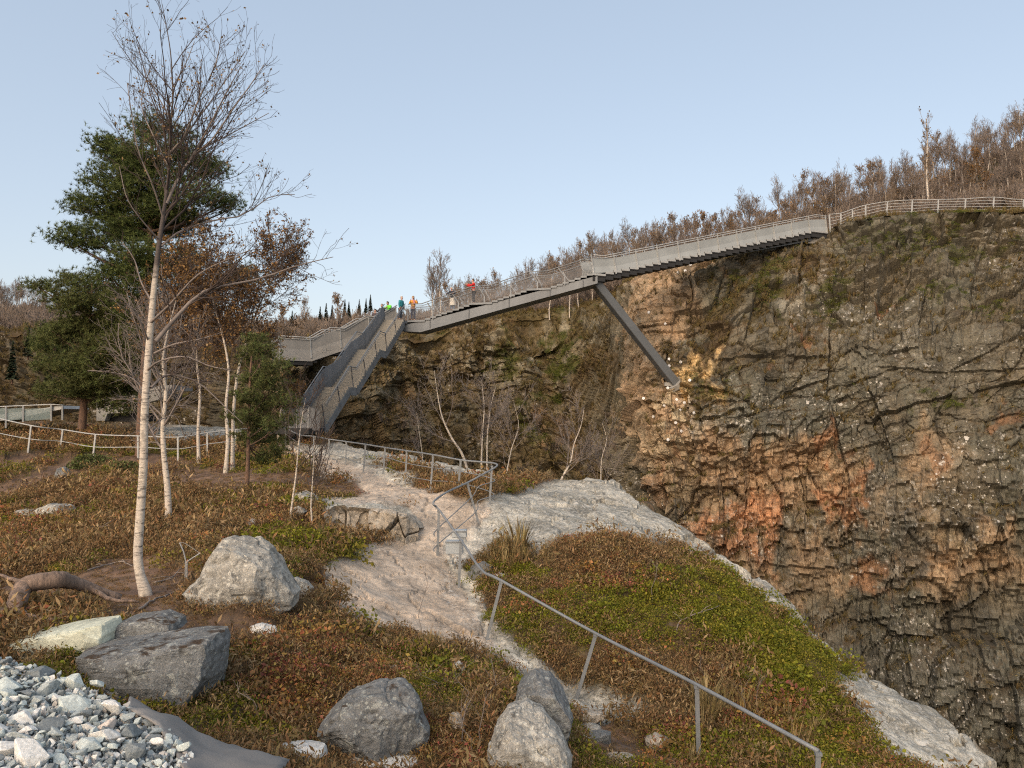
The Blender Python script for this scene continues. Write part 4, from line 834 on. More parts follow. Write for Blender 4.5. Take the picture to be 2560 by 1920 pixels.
for i, (x, y, w_, h_, d_) in enumerate([(1275,1578,26,14,9),(1300,1600,34,18,8.8),(1255,1600,22,14,8.8),(1340,1645,40,14,8.5),(1560,1450,18,16,12.5),(525,1452,14,22,9),(990,1455,14,28,9.4),(985,1570,24,30,8.2),(845,1450,16,14,10.5),(405,1155,14,24,13),(540,1130,14,10,18),(395,1162,10,16,13.2),(1590,1375,20,10,14.5),(100,1110,60,24,20),(50,1115,30,16,20),(195,1228,30,14,13.5),(635,1275,40,24,11.5),(130,1030,18,22,30),(650,1080,40,24,20),(640,1110,24,14,19),(1860,1445,60,24,14.4),(1690,1270,44,22,20),(1640,1235,40,16,22),(1740,1330,30,14,19.5),(1095,1290,60,22,16.5),(1040,1240,34,26,16.6),(1080,1255,26,16,16.2)]):
    if i in (9, 11, 15, 20, 21, 22, 23, 24): continue
    rg = random.Random(i); ol = [(x+w_*math.cos(t)*rg.uniform(.85, 1.15), y-h_*math.sin(t)*rg.uniform(.8, 1.15)) for t in [k*.785 for k in range(8)]]
    g = on_ground(x*K, (y+h_*.25)*K, d_); dd = g.y
    LBL = ['palm-sized grey stone on the dirt trail','rounded stone in the middle of the dirt trail','small stone beside the boulders at the trail','flat stone at the bottom of the dirt trail','pale stone lying on the heather mound above the railing','narrow upright stone in heather right of the flat-topped boulder','thin upright pale stone below the rock path','grey stone between the two bottom boulders','small square stone in heather below the rock path','white stone behind the conical boulder','small pale stone on the slope left of the path','pale stone right behind the second birch','small pale stone among twigs on the heather mound','long weathered outcrop at the left edge of the heath','small weathered stone left of the outcrop','low pale stone between roots near the birch','flat dark stone right of the conical boulder','upright pale stone below the heath railing','weathered outcrop stone beside the bare soil at the thin birches','small outcrop stone between the thin birch stems','grey capstone at the top of the white rock face','pale mossy rock on the gorge edge below the big cliff','mossy rock high on the gorge edge','lowest mossy rock on the gorge edge','pale rock beside the foot of the tilted railing post','white rock beside the railing below the grey boxes','small white rock below the grey boxes'][i]
    rock('stone', ol, dd, (w_+h_)/2*dd/1640*.8, M[('boulder', 'ledge', 'white_rock', 'boulder_dark')[(i*7) % 4 if i not in (13, 14, 18, 19, 20, 21, 22, 23) else 0]], LBL, 40+i, 16, .62, .10, ICO4, cat='stone', sharp=.6)
# rock step across the path, four blocks
topE = [(700,1112,18.1),(722,1096,18.3),(760,1095,18.4),(800,1098,18.5),(850,1104,18.5),(880,1112,18.5),(905,1140,18.6)]; botE = [(702,1150,17.9),(722,1150,18.05),(760,1158,18.1),(800,1164,18.2),(850,1170,18.2),(880,1172,18.3),(905,1176,18.4)]
nu, nv = 240, 90; tE = pline_(topE, nu) if False else np.array([tuple(v) for v in [PV(*q) for q in topE]]); bE = np.array([tuple(PV(*q)) for q in botE]); ti = np.linspace(0, len(topE)-1, nu); k0 = np.minimum(ti.astype(int), len(topE)-2); fr = (ti-k0)[:, None]
tE = tE[k0]*(1-fr)+tE[k0+1]*fr; bE = bE[k0]*(1-fr)+bE[k0+1]*fr; vv = np.linspace(0, 1, nv)[None, :, None]; back = tE + np.array([[.1, .7, -.10]])
LG = np.where(vv < .35, back[:, None]*(1-vv/.35) + tE[:, None]*(vv/.35), tE[:, None]*(1-(vv-.35)/.65) + (bE[:, None]+np.array([0, 0, -.25]))*((vv-.35)/.65))
uu = np.cumsum(np.r_[0, np.linalg.norm(np.diff(tE, axis=0), axis=1)])[:, None]*np.ones((1, nv)); wv = LG[..., 2] + LG[..., 1]*.6*(vv[..., 0] < .35)
q1 = voro(uu/.75+.3*fbm(uu, wv, 7), wv/.9, 81); q2 = voro(uu/.22, wv/.25, 83); face = sst(.28, .42, vv[..., 0])
dn = (cell(q1, .42, .5) - (1-sst(0, .07, q1[1]))*.16)*face + (cell(q2, .10, .16))*(.25+.75*face) + (fbm(uu*3, wv*3, 85, 4)-.5)*.14
LG = LG + dn[..., None]*np.array([0, -1, .25])*face[..., None] + (1-face[..., None])*dn[..., None]*np.array([0, 0, .5])
link('rock_ledge', np_mesh('rock_ledge', LG.reshape(-1, 3), gridF(nu, nv), None, False), M['ledge'], label='waist-high weathered rock step across the middle of the path', cat='rock')

# ------------------------------------------------------------------ crushed stone heap
edge_v = [(0,1408),(60,1432),(120,1455),(190,1495),(270,1535),(335,1562),(392,1600),(404,1660)]
hd = [5.6,5.55,5.45,5.3,5.1,4.95,4.65,4.2]
he = [PV(x, y, d) for (x, y), d in zip(edge_v, hd)]
heap_pts = [(v.x, v.y) for v in he] + [(-1.55, 3.2), (-1.4, 1.6), (-6.5, 1.6), (-6.5, 6.2), (-4.6, 5.9)]
pl = np.linalg.lstsq(np.array([[v.x, v.y, 1] for v in he] + [[P(0, 1920, 3.9).x, 3.9, 1]]), np.array([v.z for v in he] + [P(0, 1920, 3.9).z]), rcond=None)[0]
def heap_z(x, y): return pl[0]*x + pl[1]*y + pl[2]
hx, hy = np.meshgrid(np.linspace(-6.6, -1.0, 130), np.linspace(1.4, 6.6, 120), indexing='ij'); hx = hx.ravel(); hy = hy.ravel(); hs = poly_sd(heap_pts, hx, hy)
hz = heap_z(hx, hy) - .06 - np.maximum(hs+.05, 0)*1.35 + (fbm(hx*6, hy*6, 91, 3)-.5)*.10
hme = np_mesh('crushed_stone_bed', np.stack([hx, hy, hz], 1), gridF(130, 120))
M['bed'] = mat_rock('stone_dust', base=(.22, .24, .24), s1=6, s2=30, speck=0, bstr=.8, bdist=.04, darkamt=.6, dark=(.06, .065, .07))
link('gravel', hme, M['bed'], kind='stuff', label='bed of grey-green crushed rock in the bottom left corner')
SM = [mat_rock('crushed_'+n_, base=c, s1=5, s2=26, speck=0, bstr=.35, bdist=.015, darkamt=da, dark=dk) for n_, c, da, dk in (('white', (.74, .72, .66), .3, (.3, .3, .28)), ('pale_green', (.56, .60, .55), .35, (.22, .25, .23)), ('grey', (.38, .41, .39), .4, (.15, .17, .16)), ('dark', (.20, .22, .22), .3, (.09, .1, .1)), ('pink', (.62, .54, .47), .4, (.25, .2, .18)), ('rust', (.33, .12, .07), .3, (.1, .05, .04)))]
HULL = []
for k in range(16):
    rg = np.random.default_rng(200+k); bm = bmesh.new(); p = rg.normal(size=(13, 3)); p /= np.linalg.norm(p, axis=1, keepdims=True); p *= np.array([1, rg.uniform(.6, .9), rg.uniform(.45, .75)])
    for q in p: bm.verts.new(q)
    r = bmesh.ops.convex_hull(bm, input=bm.verts[:]); bmesh.ops.delete(bm, geom=[g for g in r['geom_interior'] if isinstance(g, bmesh.types.BMVert)], context='VERTS')
    bmesh.ops.bevel(bm, geom=bm.edges[:], offset=.035, segments=1, affect='EDGES'); bmesh.ops.triangulate(bm, faces=bm.faces[:])
    me = bpy.data.meshes.new('stone'); bm.to_mesh(me); bm.free(); me.materials.append(SM[0]); HULL.append(me)
rg = random.Random(5); placed = []; n_ = 0; tries = 0
big = [(62,1640,.21,0,'big white stone at the bottom edge of the crushed rock heap'),(240,1535,.20,0,'long white stone on the upper slope of the heap'),(340,1610,.13,0,'white square stone near the right edge of the heap'),(395,1620,.12,1,'pale blocky stone at the right tip of the heap'),(160,1480,.17,1,'pale green flat stone near the flat-topped boulder'),(290,1630,.15,3,'dark grey stone in the middle of the heap bottom'),(210,1480,.14,1,'pale angular stone against the boulder above the heap'),(120,1590,.12,2,'mid grey stone on the heap left of centre')]
def put_stone(x, y, s, mi, lab, dz):
    o = bpy.data.objects.new('stone', HULL[rg.randrange(16)]); COL.objects.link(o); o.location = (x, y, heap_z(x, y)+dz); o.scale = (s*rg.uniform(.8, 1.2), s*rg.uniform(.8, 1.1), s*rg.uniform(.75, 1.05)); o.rotation_euler = (rg.uniform(-.7, .7), rg.uniform(-.7, .7), rg.uniform(0, 6.28))
    o.material_slots[0].link = 'OBJECT'; o.material_slots[0].material = SM[mi]
    tag(o, lab or ('%s %s stone among the crushed rock heap' % ('small' if s < .06 else 'fist-sized' if s < .09 else 'large', ('white', 'pale green', 'mid grey', 'dark grey', 'pinkish', 'rust-red')[mi])), 'stone', 'stones of the crushed rock heap')
for vx, vy, s, mi, lab in big:
    r_ = ray(vx*K, vy*K); t = pl[2]/(r_.z - pl[0]*r_.x - pl[1]*r_.y); q = r_*t; put_stone(q.x, q.y, s*.55, mi, lab, .02); placed.append((q.x, q.y, s*.55))
while n_ < 285 and tries < 20000:
    tries += 1; vx, vy = rg.uniform(-20, 410), rg.uniform(1405, 1690); r_ = ray(vx*K, vy*K); t = pl[2]/(r_.z - pl[0]*r_.x - pl[1]*r_.y); q = r_*t
    if poly_sd(heap_pts, np.array([q.x]), np.array([q.y]))[0] > -.02: continue
    s = rg.choice([.032, .036, .04, .045, .05, .06, .075, .095, .12])*rg.uniform(.8, 1.2)
    if any((q.x-a)**2+(q.y-b)**2 < (.62*(s+c))**2 for a, b, c in placed): continue
    placed.append((q.x, q.y, s)); n_ += 1; put_stone(q.x, q.y, s, rg.choices(range(6), (20, 34, 30, 14, 2, 1))[0], None, rg.uniform(-.035, .01))
# the small fill between them
Vs, Fs, Cs2 = [], [], []; off = 0; nr = np.random.default_rng(3)
hv_np = [(np.array([tuple(v.co) for v in h.vertices]), np.array([tuple(p.vertices) for p in h.polygons])) for h in HULL]
cset = np.array([(.5, .52, .5), (.38, .43, .42), (.26, .30, .31), (.15, .17, .18), (.45, .42, .38)])
k = 0
while k < 2600:
    vx, vy = nr.uniform(-40, 415), nr.uniform(1405, 1700); r_ = ray(vx*K, vy*K); t = pl[2]/(r_.z - pl[0]*r_.x - pl[1]*r_.y); q = r_*t
    if poly_sd(heap_pts, np.array([q.x]), np.array([q.y]))[0] > .05: continue
    k += 1; hv_, hf_ = hv_np[nr.integers(16)]; a = nr.uniform(0, 6.28); s = nr.uniform(.010, .032); ca, sa = math.cos(a), math.sin(a)
    R_ = np.array(Euler((nr.uniform(0, 3), nr.uniform(0, 3), a)).to_matrix()); Vs.append((hv_*s)@R_.T + np.array([q.x, q.y, heap_z(q.x, q.y)-.035+nr.uniform(-.01, .03)])); Fs.append(hf_+off); off += len(hv_); Cs2.append(np.repeat(cset[nr.integers(5)][None], len(hv_), 0))
fm = np_mesh('gravel', np.vstack(Vs), np.vstack(Fs), {'col': np.vstack(Cs2), 'lich': np.zeros(off)}, False)
M['chips'] = mat_rock('stone_chips', s1=8, s2=40, speck=0, bstr=.2, bdist=.01, darkamt=.2)
link('gravel', fm, M['chips'], kind='stuff', label='small stone chips between the crushed rocks')
# grey textile sheet at the foot of the heap: two draped pieces
def cloth(name, rowsV, dep, label, thick=.012):
    nu, nv = 40, 16; top = [PV(x, y, d) for (x, y, d) in rowsV[0]]; bot = [PV(x, y, d) for (x, y, d) in rowsV[1]]
    def samp(L, t):
        s_ = t*(len(L)-1); i = min(int(s_), len(L)-2); return L[i].lerp(L[i+1], s_-i)
    V = []
    for i in range(nu):
        for j in range(nv):
            t = j/(nv-1); p = samp(top, i/(nu-1)).lerp(samp(bot, i/(nu-1)), t); p = p + Vector((0, 0, .06*math.sin(math.pi*t)))
            V.append(tuple(p))
    V = np.array(V); V[:, 2] += (fbm(V[:, 0]*3, V[:, 1]*3, 95, 3)-.5)*.12; Fq = gridF(nu, nv)
    me = np_mesh(name, V, Fq); o = link(name, me, M['textile'], label=label, cat='sheet'); md = o.modifiers.new('thick', 'SOLIDIFY'); md.thickness = thick
cloth('ground_sheet', [[(285,1515,5.8),(340,1545,5.6),(400,1555,5.6),(440,1590,5.7),(500,1612,5.7),(560,1632,5.6),(625,1648,5.5)], [(270,1540,5.05),(305,1558,4.9),(340,1575,4.8),(380,1620,4.5),(395,1665,4.2),(440,1700,4.2),(600,1720,4.2)]], 0, 'grey textile sheet spilling from under the crushed rock heap')

# ------------------------------------------------------------------ roots, dead wood, bent metal frame
def wob(pts, amt, seed, n=5):
    r_ = random.Random(seed); L = smoothline(pts, n); return [p+Vector((r_.uniform(-1, 1), r_.uniform(-1, 1), r_.uniform(-1, 1)))*amt for p in L]
def vpts(L, d=None): return [PV(x, y, dd) for x, y, dd in L]
FT = on_ground(60*K, 1352*K).y/8.75*.985
def fpts(L): return [PV(x, y, dd*FT) + Vector((0, 0, .03)) for x, y, dd in L]
rt = empty('fallen_trunk', PV(60, 1340, 8.9), 'curved fallen pine trunk with roots at the left edge', 'tree stump')
m = MB(); L = wob(fpts([(-30,1345,8.6),(20,1340,8.8),(35,1310,8.9),(50,1275,9.1),(85,1262,9.2),(125,1258,9.3),(150,1262,9.5),(190,1275,9.7),(260,1297,9.9)]), .006, 3); m.tube(L, [.10-.055*max(0, (i-len(L)*.62)/(len(L)*.38)) + (.03 if i < 8 else 0) for i in range(len(L))], 14); m.obj('trunk', M['root'], rt, True)
for i, (L, r0) in enumerate([([(30,1320,8.85),(60,1340,8.7),(100,1345,8.6),(140,1352,8.5)], .06),([(30,1325,8.8),(5,1335,8.7),(-20,1350,8.6)], .07),([(200,1278,9.7),(240,1300,9.6),(300,1305,9.6)], .035),([(60,1265,9.1),(20,1255,9.3),(-20,1240,9.6)], .03)]):
    Lp = wob(fpts(L), .006, 10+i); m = MB(); m.tube(Lp, [r0*(1-.7*k/len(Lp)) for k in range(len(Lp))], 9); m.obj('root', M['root'], rt, True)
for i, (L, r0, lab) in enumerate([([(170,1145),(195,1138),(215,1148),(240,1152)], .018, 'pale dead branch lying on the brown slope behind the birch'), ([(30,1125),(45,1110),(60,1095)], .03, 'grey dead stick leaning on the outcrop at the left'), ([(1460,1372),(1468,1352),(1490,1345),(1520,1340),(1555,1333)], .016, 'grey forked dead branch on the heather mound'), ([(700,1330),(705,1312),(718,1305)], .012, 'small dead twig between conical boulder and path'), ([(300,1320),(330,1300),(370,1285),(410,1262)], .02, 'long thin root crossing bare soil by the birch'), ([(190,1235),(230,1222),(262,1216),(285,1226)], .018, 'thin pale root on bare soil left of the birch'), ([(335,1262),(370,1250),(395,1225)], .016, 'thin root between birch and bent metal frame'),([(480,1410),(560,1398),(640,1390),(690,1382)], .02, 'long exposed root on soil below the conical boulder'),([(470,1422),(540,1416),(600,1408)], .016, 'second exposed root on soil below the conical boulder')]):
    pts = [on_ground(x*K, y*K) + Vector((0, 0, .02 + .05*(i in (0, 2, 3))*k)) for k, (x, y) in enumerate(L)]
    root_ = empty('dead_branch' if i in (0, 1, 2, 3) else 'tree_root', pts[0], lab, 'branch' if i in (0, 1, 2, 3) else 'root')
    m = MB(); Lp = wob(pts, r0*.5, 30+i); m.tube(Lp, [r0*(1-.6*k/len(Lp)) for k in range(len(Lp))], 7); m.obj('stem', M['dead'], root_, True)
    for k in range(3):
        b = Lp[int(len(Lp)*(.3+.2*k))]; e = b + Vector((random.Random(i*9+k).uniform(-.25, .25), random.Random(i*5+k).uniform(-.2, .2), .02+.12*(i in (0, 2)))); m = MB(); m.tube([b, b.lerp(e, .5)+Vector((0, 0, .02)), e], [r0*.5, r0*.4, r0*.15], 5); m.obj('twig', M['dead'], root_, True)
bf = empty('bent_metal_frame', on_ground(461, 1462), 'thin bent metal frame standing beside the conical boulder', 'metal frame')
for k, L in enumerate([[(400,1262),(401,1210),(396,1190),(388,1172)], [(404,1262),(404,1213),(432,1195)], [(388,1172),(399,1173),(432,1195)]]):
    m = MB(); d0 = on_ground(461, 1458).y; m.tube([PV(x, y, d0) for x, y in L], .010 if k < 2 else .003, 6); m.obj('rod' if k < 2 else 'wire', M['rail_pale'], bf)
# ------------------------------------------------------------------ plants: branch and leaf builders
def nrm_(v): return v/np.maximum(np.linalg.norm(v, axis=-1, keepdims=True), 1e-9)
def tubes(polys, rad, sides=3):
    """many polylines of equal length as thin tubes"""
    Np, m, _ = polys.shape; d = np.gradient(polys, axis=1); d = nrm_(d); ref = np.where(np.abs(d[..., 2:3]) > .9, np.array([1., 0, 0]), np.array([0, 0, 1.]))
    e = nrm_(np.cross(d, ref)); g = np.cross(d, e); t = np.arange(sides)*2*math.pi/sides
    V = polys[:, :, None, :] + rad[:, :, None, None]*(e[:, :, None, :]*np.cos(t)[None, None, :, None] + g[:, :, None, :]*np.sin(t)[None, None, :, None])
    b = (np.arange(Np)[:, None, None]*m + np.arange(m-1)[None, :, None])*sides; k = np.arange(sides)[None, None, :]; k2 = (k+1) % sides
    Fq = np.stack([b+k, b+k2, b+sides+k2, b+sides+k], -1).reshape(-1, 4)
    return V.reshape(-1, 3), Fq
def spawn(polys, rad, n, rg, tmin=.25, tmax=.98, lf=(.3, .55), ang=(.5, .95), trop=.25, m=5, rf=.55, rmin=.0015, jit=.18, absl=None, droop=0.):
    """n children grown from random places on the parent polylines"""
    L = np.linalg.norm(np.diff(polys, axis=1), axis=-1).sum(1); pi = rg.choice(len(polys), n, p=L/L.sum()); t = rg.uniform(tmin, tmax, n); M_ = polys.shape[1]
    s = t*(M_-1); i = np.minimum(s.astype(int), M_-2); f = (s-i)[:, None]
    st = polys[pi, i]*(1-f) + polys[pi, i+1]*f; tg = nrm_(polys[pi, i+1]-polys[pi, i]); r0 = (rad[pi, i]*(1-f[:, 0]) + rad[pi, i+1]*f[:, 0])*rf
    rnd = nrm_(rg.normal(size=(n, 3))); side = nrm_(rnd - tg*(rnd*tg).sum(1, keepdims=True)); a = rg.uniform(*ang, n)[:, None]; d = nrm_(tg*np.cos(a) + side*np.sin(a))
    ln = (L[pi]*rg.uniform(*lf, n)*(1.15-.6*t)) if absl is None else rg.uniform(*absl, n)
    out = np.zeros((n, m, 3)); out[:, 0] = st
    for k in range(1, m):
        d = nrm_(d + rg.normal(size=(n, 3))*jit + np.array([0, 0, trop])[None] - np.array([0, 0, droop*k])[None]); out[:, k] = out[:, k-1] + d*(ln/(m-1))[:, None]
    tr = np.linspace(1, .35, m)[None, :]; return out, np.maximum(r0[:, None]*tr, rmin)
def leaves(cen, size, rg, flat=.0, asp=.7, up=None):
    n = len(cen); a = nrm_(rg.normal(size=(n, 3)) + (0 if up is None else np.array([0, 0, up]))); r = rg.normal(size=(n, 3)); b = nrm_(np.cross(a, r)); s = (size*rg.uniform(.6, 1.3, n))[:, None]
    V = np.stack([cen - b*s*asp*.5, cen - a*s*.6, cen + b*s*asp*.5, cen + a*s*.6], 1).reshape(-1, 3); return V, np.arange(4*n).reshape(-1, 4), np.repeat(rg.uniform(0, 1, n), 4)
def pline(pts, m): # resample to m points
    p = np.array([tuple(q) for q in pts]); t = np.linspace(0, len(p)-1, m); i = np.minimum(t.astype(int), len(p)-2); f = (t-i)[:, None]; return p[i]*(1-f)+p[i+1]*f
def join(parts):
    V = []; Fs_ = []; A = []; o = 0
    for p in parts:
        V.append(p[0]); Fs_.append(p[1]+o); o += len(p[0]); A.append(p[2] if len(p) > 2 else np.full(len(p[0]), .5))
    return np.vstack(V), np.vstack(Fs_), np.concatenate(A)
def rel(V, root): return V - np.array(tuple(root.location))[None]
def part_np(name, V, Fq, mat, root, shade=None, smooth=True):
    me = np_mesh(name, rel(V, root), Fq, {'shade': shade} if shade is not None else None, smooth); o = link(name, me, mat, root); return o
def along(polys, n, rg, tmin=.2):
    pi = rg.integers(0, len(polys), n); t = rg.uniform(tmin, 1, n)*(polys.shape[1]-1); i = np.minimum(t.astype(int), polys.shape[1]-2); f = (t-i)[:, None]; return polys[pi, i]*(1-f) + polys[pi, i+1]*f
def tubeV(pts, rad, sides=10): return tubes(np.array([[tuple(q) for q in pts]]), np.array([rad]), sides)

# ------------------------------------------------------------------ the tall birch in front
rg = np.random.default_rng(11); g0 = on_ground(365, 1488); DB = g0.y
tb = empty('birch_tree', g0, 'tall white-barked birch with bare spreading crown in front of the pine', 'tree', None)
def VB(L, j=.0, d=None): return smoothline([PV(x, y, (d or DB) + (z if len(q) else 0)) for (x, y, *q) in L for z in [q[0] if q else 0]], 4)
trk = smoothline([g0-Vector((0, 0, .15))] + [PV(x, y, DB) for x, y in ((314,1282),(302,1238),(298,1195),(303,1110),(310,1000),(312,900),(318,800),(325,710),(333,620),(342,540),(352,470),(362,400),(367,330),(370,262),(373,200),(369,120),(360,60),(350,8))], 5)
tr_h = np.array([p.z-g0.z for p in trk]); trr = np.interp(tr_h, [0, .3, 2, 4, 5.2, 6.2, 7.2, 8.8], [.095, .066, .058, .046, .033, .021, .012, .004])
Vt, Ft = tubeV(trk, trr, 14); tme = np_mesh('trunk', rel(Vt, tb), Ft, {'dark': np.interp(Vt[:, 2]-g0.z, [3.6, 5.6], [0, 1])}); link('trunk', tme, M['birch'], tb)
limbs = [([(360,440),(385,385,.1),(416,337,.2),(450,277,.2),(484,210,.1),(521,142,0)], .026),([(368,330),(395,300,-.1),(409,270,-.2),(431,210,-.3),(465,142,-.3),(478,80,-.2)], .02),([(400,360,.1),(439,322,.3),(506,285,.5),(581,244,.6)], .014),([(352,470),(330,400,-.3),(300,330,-.5),(285,250,-.6),(275,180,-.5)], .014),([(369,259),(345,215,.2),(320,170,.4),(300,110,.5)], .010),([(372,190),(400,140,.3),(420,90,.5)], .008),([(416,337,.2),(460,300,-.2),(500,240,-.4),(540,185,-.5),(570,140,-.5)], .013),([(395,300,-.1),(440,240,.4),(490,170,.7),(530,110,.8)], .012),([(365,360),(330,290,.3),(305,220,.5),(330,130,.6)], .012),
 ([(349,532),(380,505,.2),(412,491,.4),(470,474,.6),(525,465,.7),(585,424,.8),(637,420,.9)], .018),([(337,737),(375,692,.1),(431,635,.2),(487,617,.4),(562,602,.5),(637,575,.6),(720,555,.7)], .034),([(334,763),(375,744,-.2),(431,733,-.3),(480,718,-.4)], .018),([(326,838),(350,815,.2),(375,810,.3),(431,828,.4),(487,880,.5),(525,915,.6)], .022),
 ([(330,655),(305,610,.2),(290,560,.3),(262,520,.4)], .014),([(322,740),(300,690,-.3),(260,640,-.5),(225,610,-.7)], .014),([(320,860),(290,820,.2),(245,805,.3),(190,800,.4)], .012),([(318,800),(345,780,-.4),(400,770,-.7),(450,790,-.9),(500,800,-1.0)], .016),([(345,520),(310,480,-.3),(275,430,-.5),(258,360,-.5)], .012),([(322,700),(370,655,-.3),(420,600,-.5),(470,570,-.7),(540,540,-.8)], .02),([(318,930),(350,905,.2),(380,900,.3),(400,950,.4)], .012)]
lp_, lr_ = [], []
for L, r0 in limbs: lp_.append(pline(VB(L), 12)); lr_.append(np.linspace(r0, .005, 12))
lp_ = np.array(lp_); lr_ = np.array(lr_); up_ = np.array([i for i in range(len(limbs)) if i < 7]); 
tk12 = pline([p for p in trk if p.z-g0.z > 4.6], 12)[None]; tk_r = np.linspace(.04, .006, 12)[None]
b1, r1 = spawn(np.concatenate([lp_[:10], tk12]), np.concatenate([lr_[:10], tk_r]), 170, rg, .12, .97, (.25, .55), (.3, .85), .12, 6, .5, .0028, .13)
b1b, r1b = spawn(lp_[10:], lr_[10:], 150, rg, .15, .97, (.18, .42), (.4, 1.0), .05, 6, .5, .0028, .16)
b2, r2 = spawn(np.concatenate([b1, b1b]), np.concatenate([r1, r1b]), 1050, rg, .15, .98, (.3, .6), (.4, .9), .10, 5, .6, .0017, .15)
b3, r3 = spawn(b2, r2, 1900, rg, .2, .98, (.3, .6), (.4, 1.0), .05, 4, .6, .0013, .18)
part_np('limb', *tubes(lp_, lr_, 8), M['twig_pale'], tb); V, Fq, _ = join([tubes(b1, r1, 5), tubes(b1b, r1b, 5), tubes(b2, r2, 4), tubes(b3, r3, 3)]); part_np('crown', V, Fq, M['twig'], tb)
V, Fq, sh = leaves(along(b3, 1500, rg, .5), .036, rg); o = part_np('leaves', V, Fq, M['leaf_brown'], tb, sh)
# ------------------------------------------------------------------ other birches
def birch(name, label, baseV, topL, d, r0, seed, limbsL=6, twigs=(40, 260, 700), leafn=0, leafs=.05, leafm='leaf_orange', crown_t=.35, lmat='twig', bark='birch', spread=(.35, .6), trop=.18, rmin=.004, droop=0., group=None, ang=(.5, 1.0)):
    rg = np.random.default_rng(seed); b = baseV if isinstance(baseV, Vector) else on_ground(baseV[0]*K, baseV[1]*K, d); d = b.y
    root = empty(name, b, label, 'tree', group)
    tk = smoothline([b-Vector((0, 0, .12))] + [PV(x, y, d + (q[0] if q else 0)) for x, y, *q in topL], 5); n = len(tk)
    V, Fq = tubeV(tk, np.linspace(r0, r0*.12, n)*np.where(np.arange(n) < 2, 1.2, 1), 9); part_np('trunk', V, Fq, M[bark], root)
    T = pline(tk, 14)[None]; TR = np.linspace(r0, r0*.12, 14)[None]
    l, lr = spawn(T, TR, limbsL, rg, crown_t, .95, spread, ang, trop, 7, .5, .008, .12, droop=droop)
    b1, r1 = spawn(np.concatenate([l]), lr, twigs[0], rg, .2, .97, (.3, .6), (.4, .95), .08, 6, .55, rmin, .15); 
    b2, r2 = spawn(np.concatenate([b1, l[:, :6]]), np.concatenate([r1, lr[:, :6]]), twigs[1], rg, .15, .98, (.3, .6), (.4, 1.), .05, 5, .6, rmin, .17, droop=droop*.5); b3, r3 = spawn(b2, r2, twigs[2], rg, .2, .98, (.35, .65), (.4, 1.), .0, 4, .7, rmin*.8, .2)
    V, Fq, _ = join([tubes(l, lr, 6), tubes(b1, r1, 4), tubes(b2, r2, 3), tubes(b3, r3, 3)]); part_np('crown', V, Fq, M[lmat], root)
    if leafn:
        c = along(b3, leafn, rg, .1) + rg.normal(size=(leafn, 3))*.05; V, Fq, sh = leaves(c, leafs, rg); part_np('leaves', V, Fq, M[leafm], root, sh)
    return root
birch('birch_tree', 'slim birch with pale bent lower trunk just behind the tall birch', (365,1127), [(362,1060),(354,980),(352,920),(358,850),(352,780),(362,720),(380,650)], 16, .082, 21, 16, (110, 500, 1400), 300, .05, 'leaf_brown', .3, 'twig_pale', rmin=.003)
birch('birch_tree', 'orange-leaved birch, left of the twin trunks beside the stair', (487,1022), [(492,950),(488,880),(494,800),(480,720),(460,650),(450,590)], 29, .085, 22, 16, (110, 700, 2200), 9000, .085, 'leaf_orange', .42, rmin=.007, spread=(.36, .62))
birch('birch_tree', 'orange-leaved birch, right of the twin trunks beside the stair', (502,1016), [(503,950),(505,880),(515,800),(535,730),(560,660),(585,610),(605,575)], 28.6, .085, 23, 16, (110, 600, 1700), 3800, .08, 'leaf_orange', .6, rmin=.007, spread=(.3, .5))
birch('birch_tree', 'rust-coloured birch standing behind the tall pine trunk', (430,1000), [(428,930),(432,850),(425,780),(428,720),(434,660),(430,600)], 33, .08, 24, 18, (110, 700, 2200), 9500, .09, 'leaf_orange', .3, rmin=.008, spread=(.36, .62))
birch('birch_tree', 'low orange birch leaning over the stair-foot screens', (600,960), [(602,925),(606,890),(615,865),(630,850)], 36.5, .05, 25, 10, (50, 300, 700), 1500, .09, 'leaf_orange', .2, rmin=.008, spread=(.4, .7))
birch('young_birch', 'left one of two thin young birches in front of the railing', (625,1124), [(632,1080),(640,1020),(645,960),(652,905),(660,860)], 19, .028, 26, 12, (40, 110, 200), 0, .04, 'leaf_brown', .25, 'twig', rmin=.0035)
birch('young_birch', 'right one of two thin young birches in front of the railing', (676,1140), [(672,1090),(676,1030),(678,980),(684,930)], 18.5, .024, 27, 12, (40, 110, 200), 0, .04, 'leaf_brown', .2, 'twig', rmin=.0035)
birch('birch_tree', 'leaning white birch growing out of the gorge against the cliff', PV(1018, 1045, 47), [(1000,985),(975,945),(955,900),(945,850),(938,800)], 47, .10, 28, 8, (30, 120, 220), 0, .05, 'leaf_brown', .3, 'twig_pale', rmin=.008)
birch('birch_tree', 'straight white birch in the gorge, left of a close pair', PV(1040, 1060, 46.5), [(1040,1000),(1042,940),(1046,880),(1040,820)], 46.5, .075, 29, 8, (30, 120, 220), 0, .05, 'leaf_brown', .35, 'twig_pale', rmin=.008)
birch('birch_tree', 'straight white birch in the gorge, right of a close pair', PV(1052, 1060, 46.8), [(1052,1000),(1053,940),(1060,880),(1072,830)], 46.8, .07, 30, 8, (30, 120, 220), 0, .05, 'leaf_brown', .35, 'twig_pale', rmin=.008)
birch('birch_tree', 'crooked pale birch in the gorge behind the grey rock dome', PV(1205, 1060, 45), [(1215,1030),(1232,1000),(1240,960),(1255,920),(1262,880)], 45, .08, 31, 10, (40, 180, 300), 0, .05, 'leaf_brown', .2, 'twig_pale', rmin=.008, spread=(.4, .7))
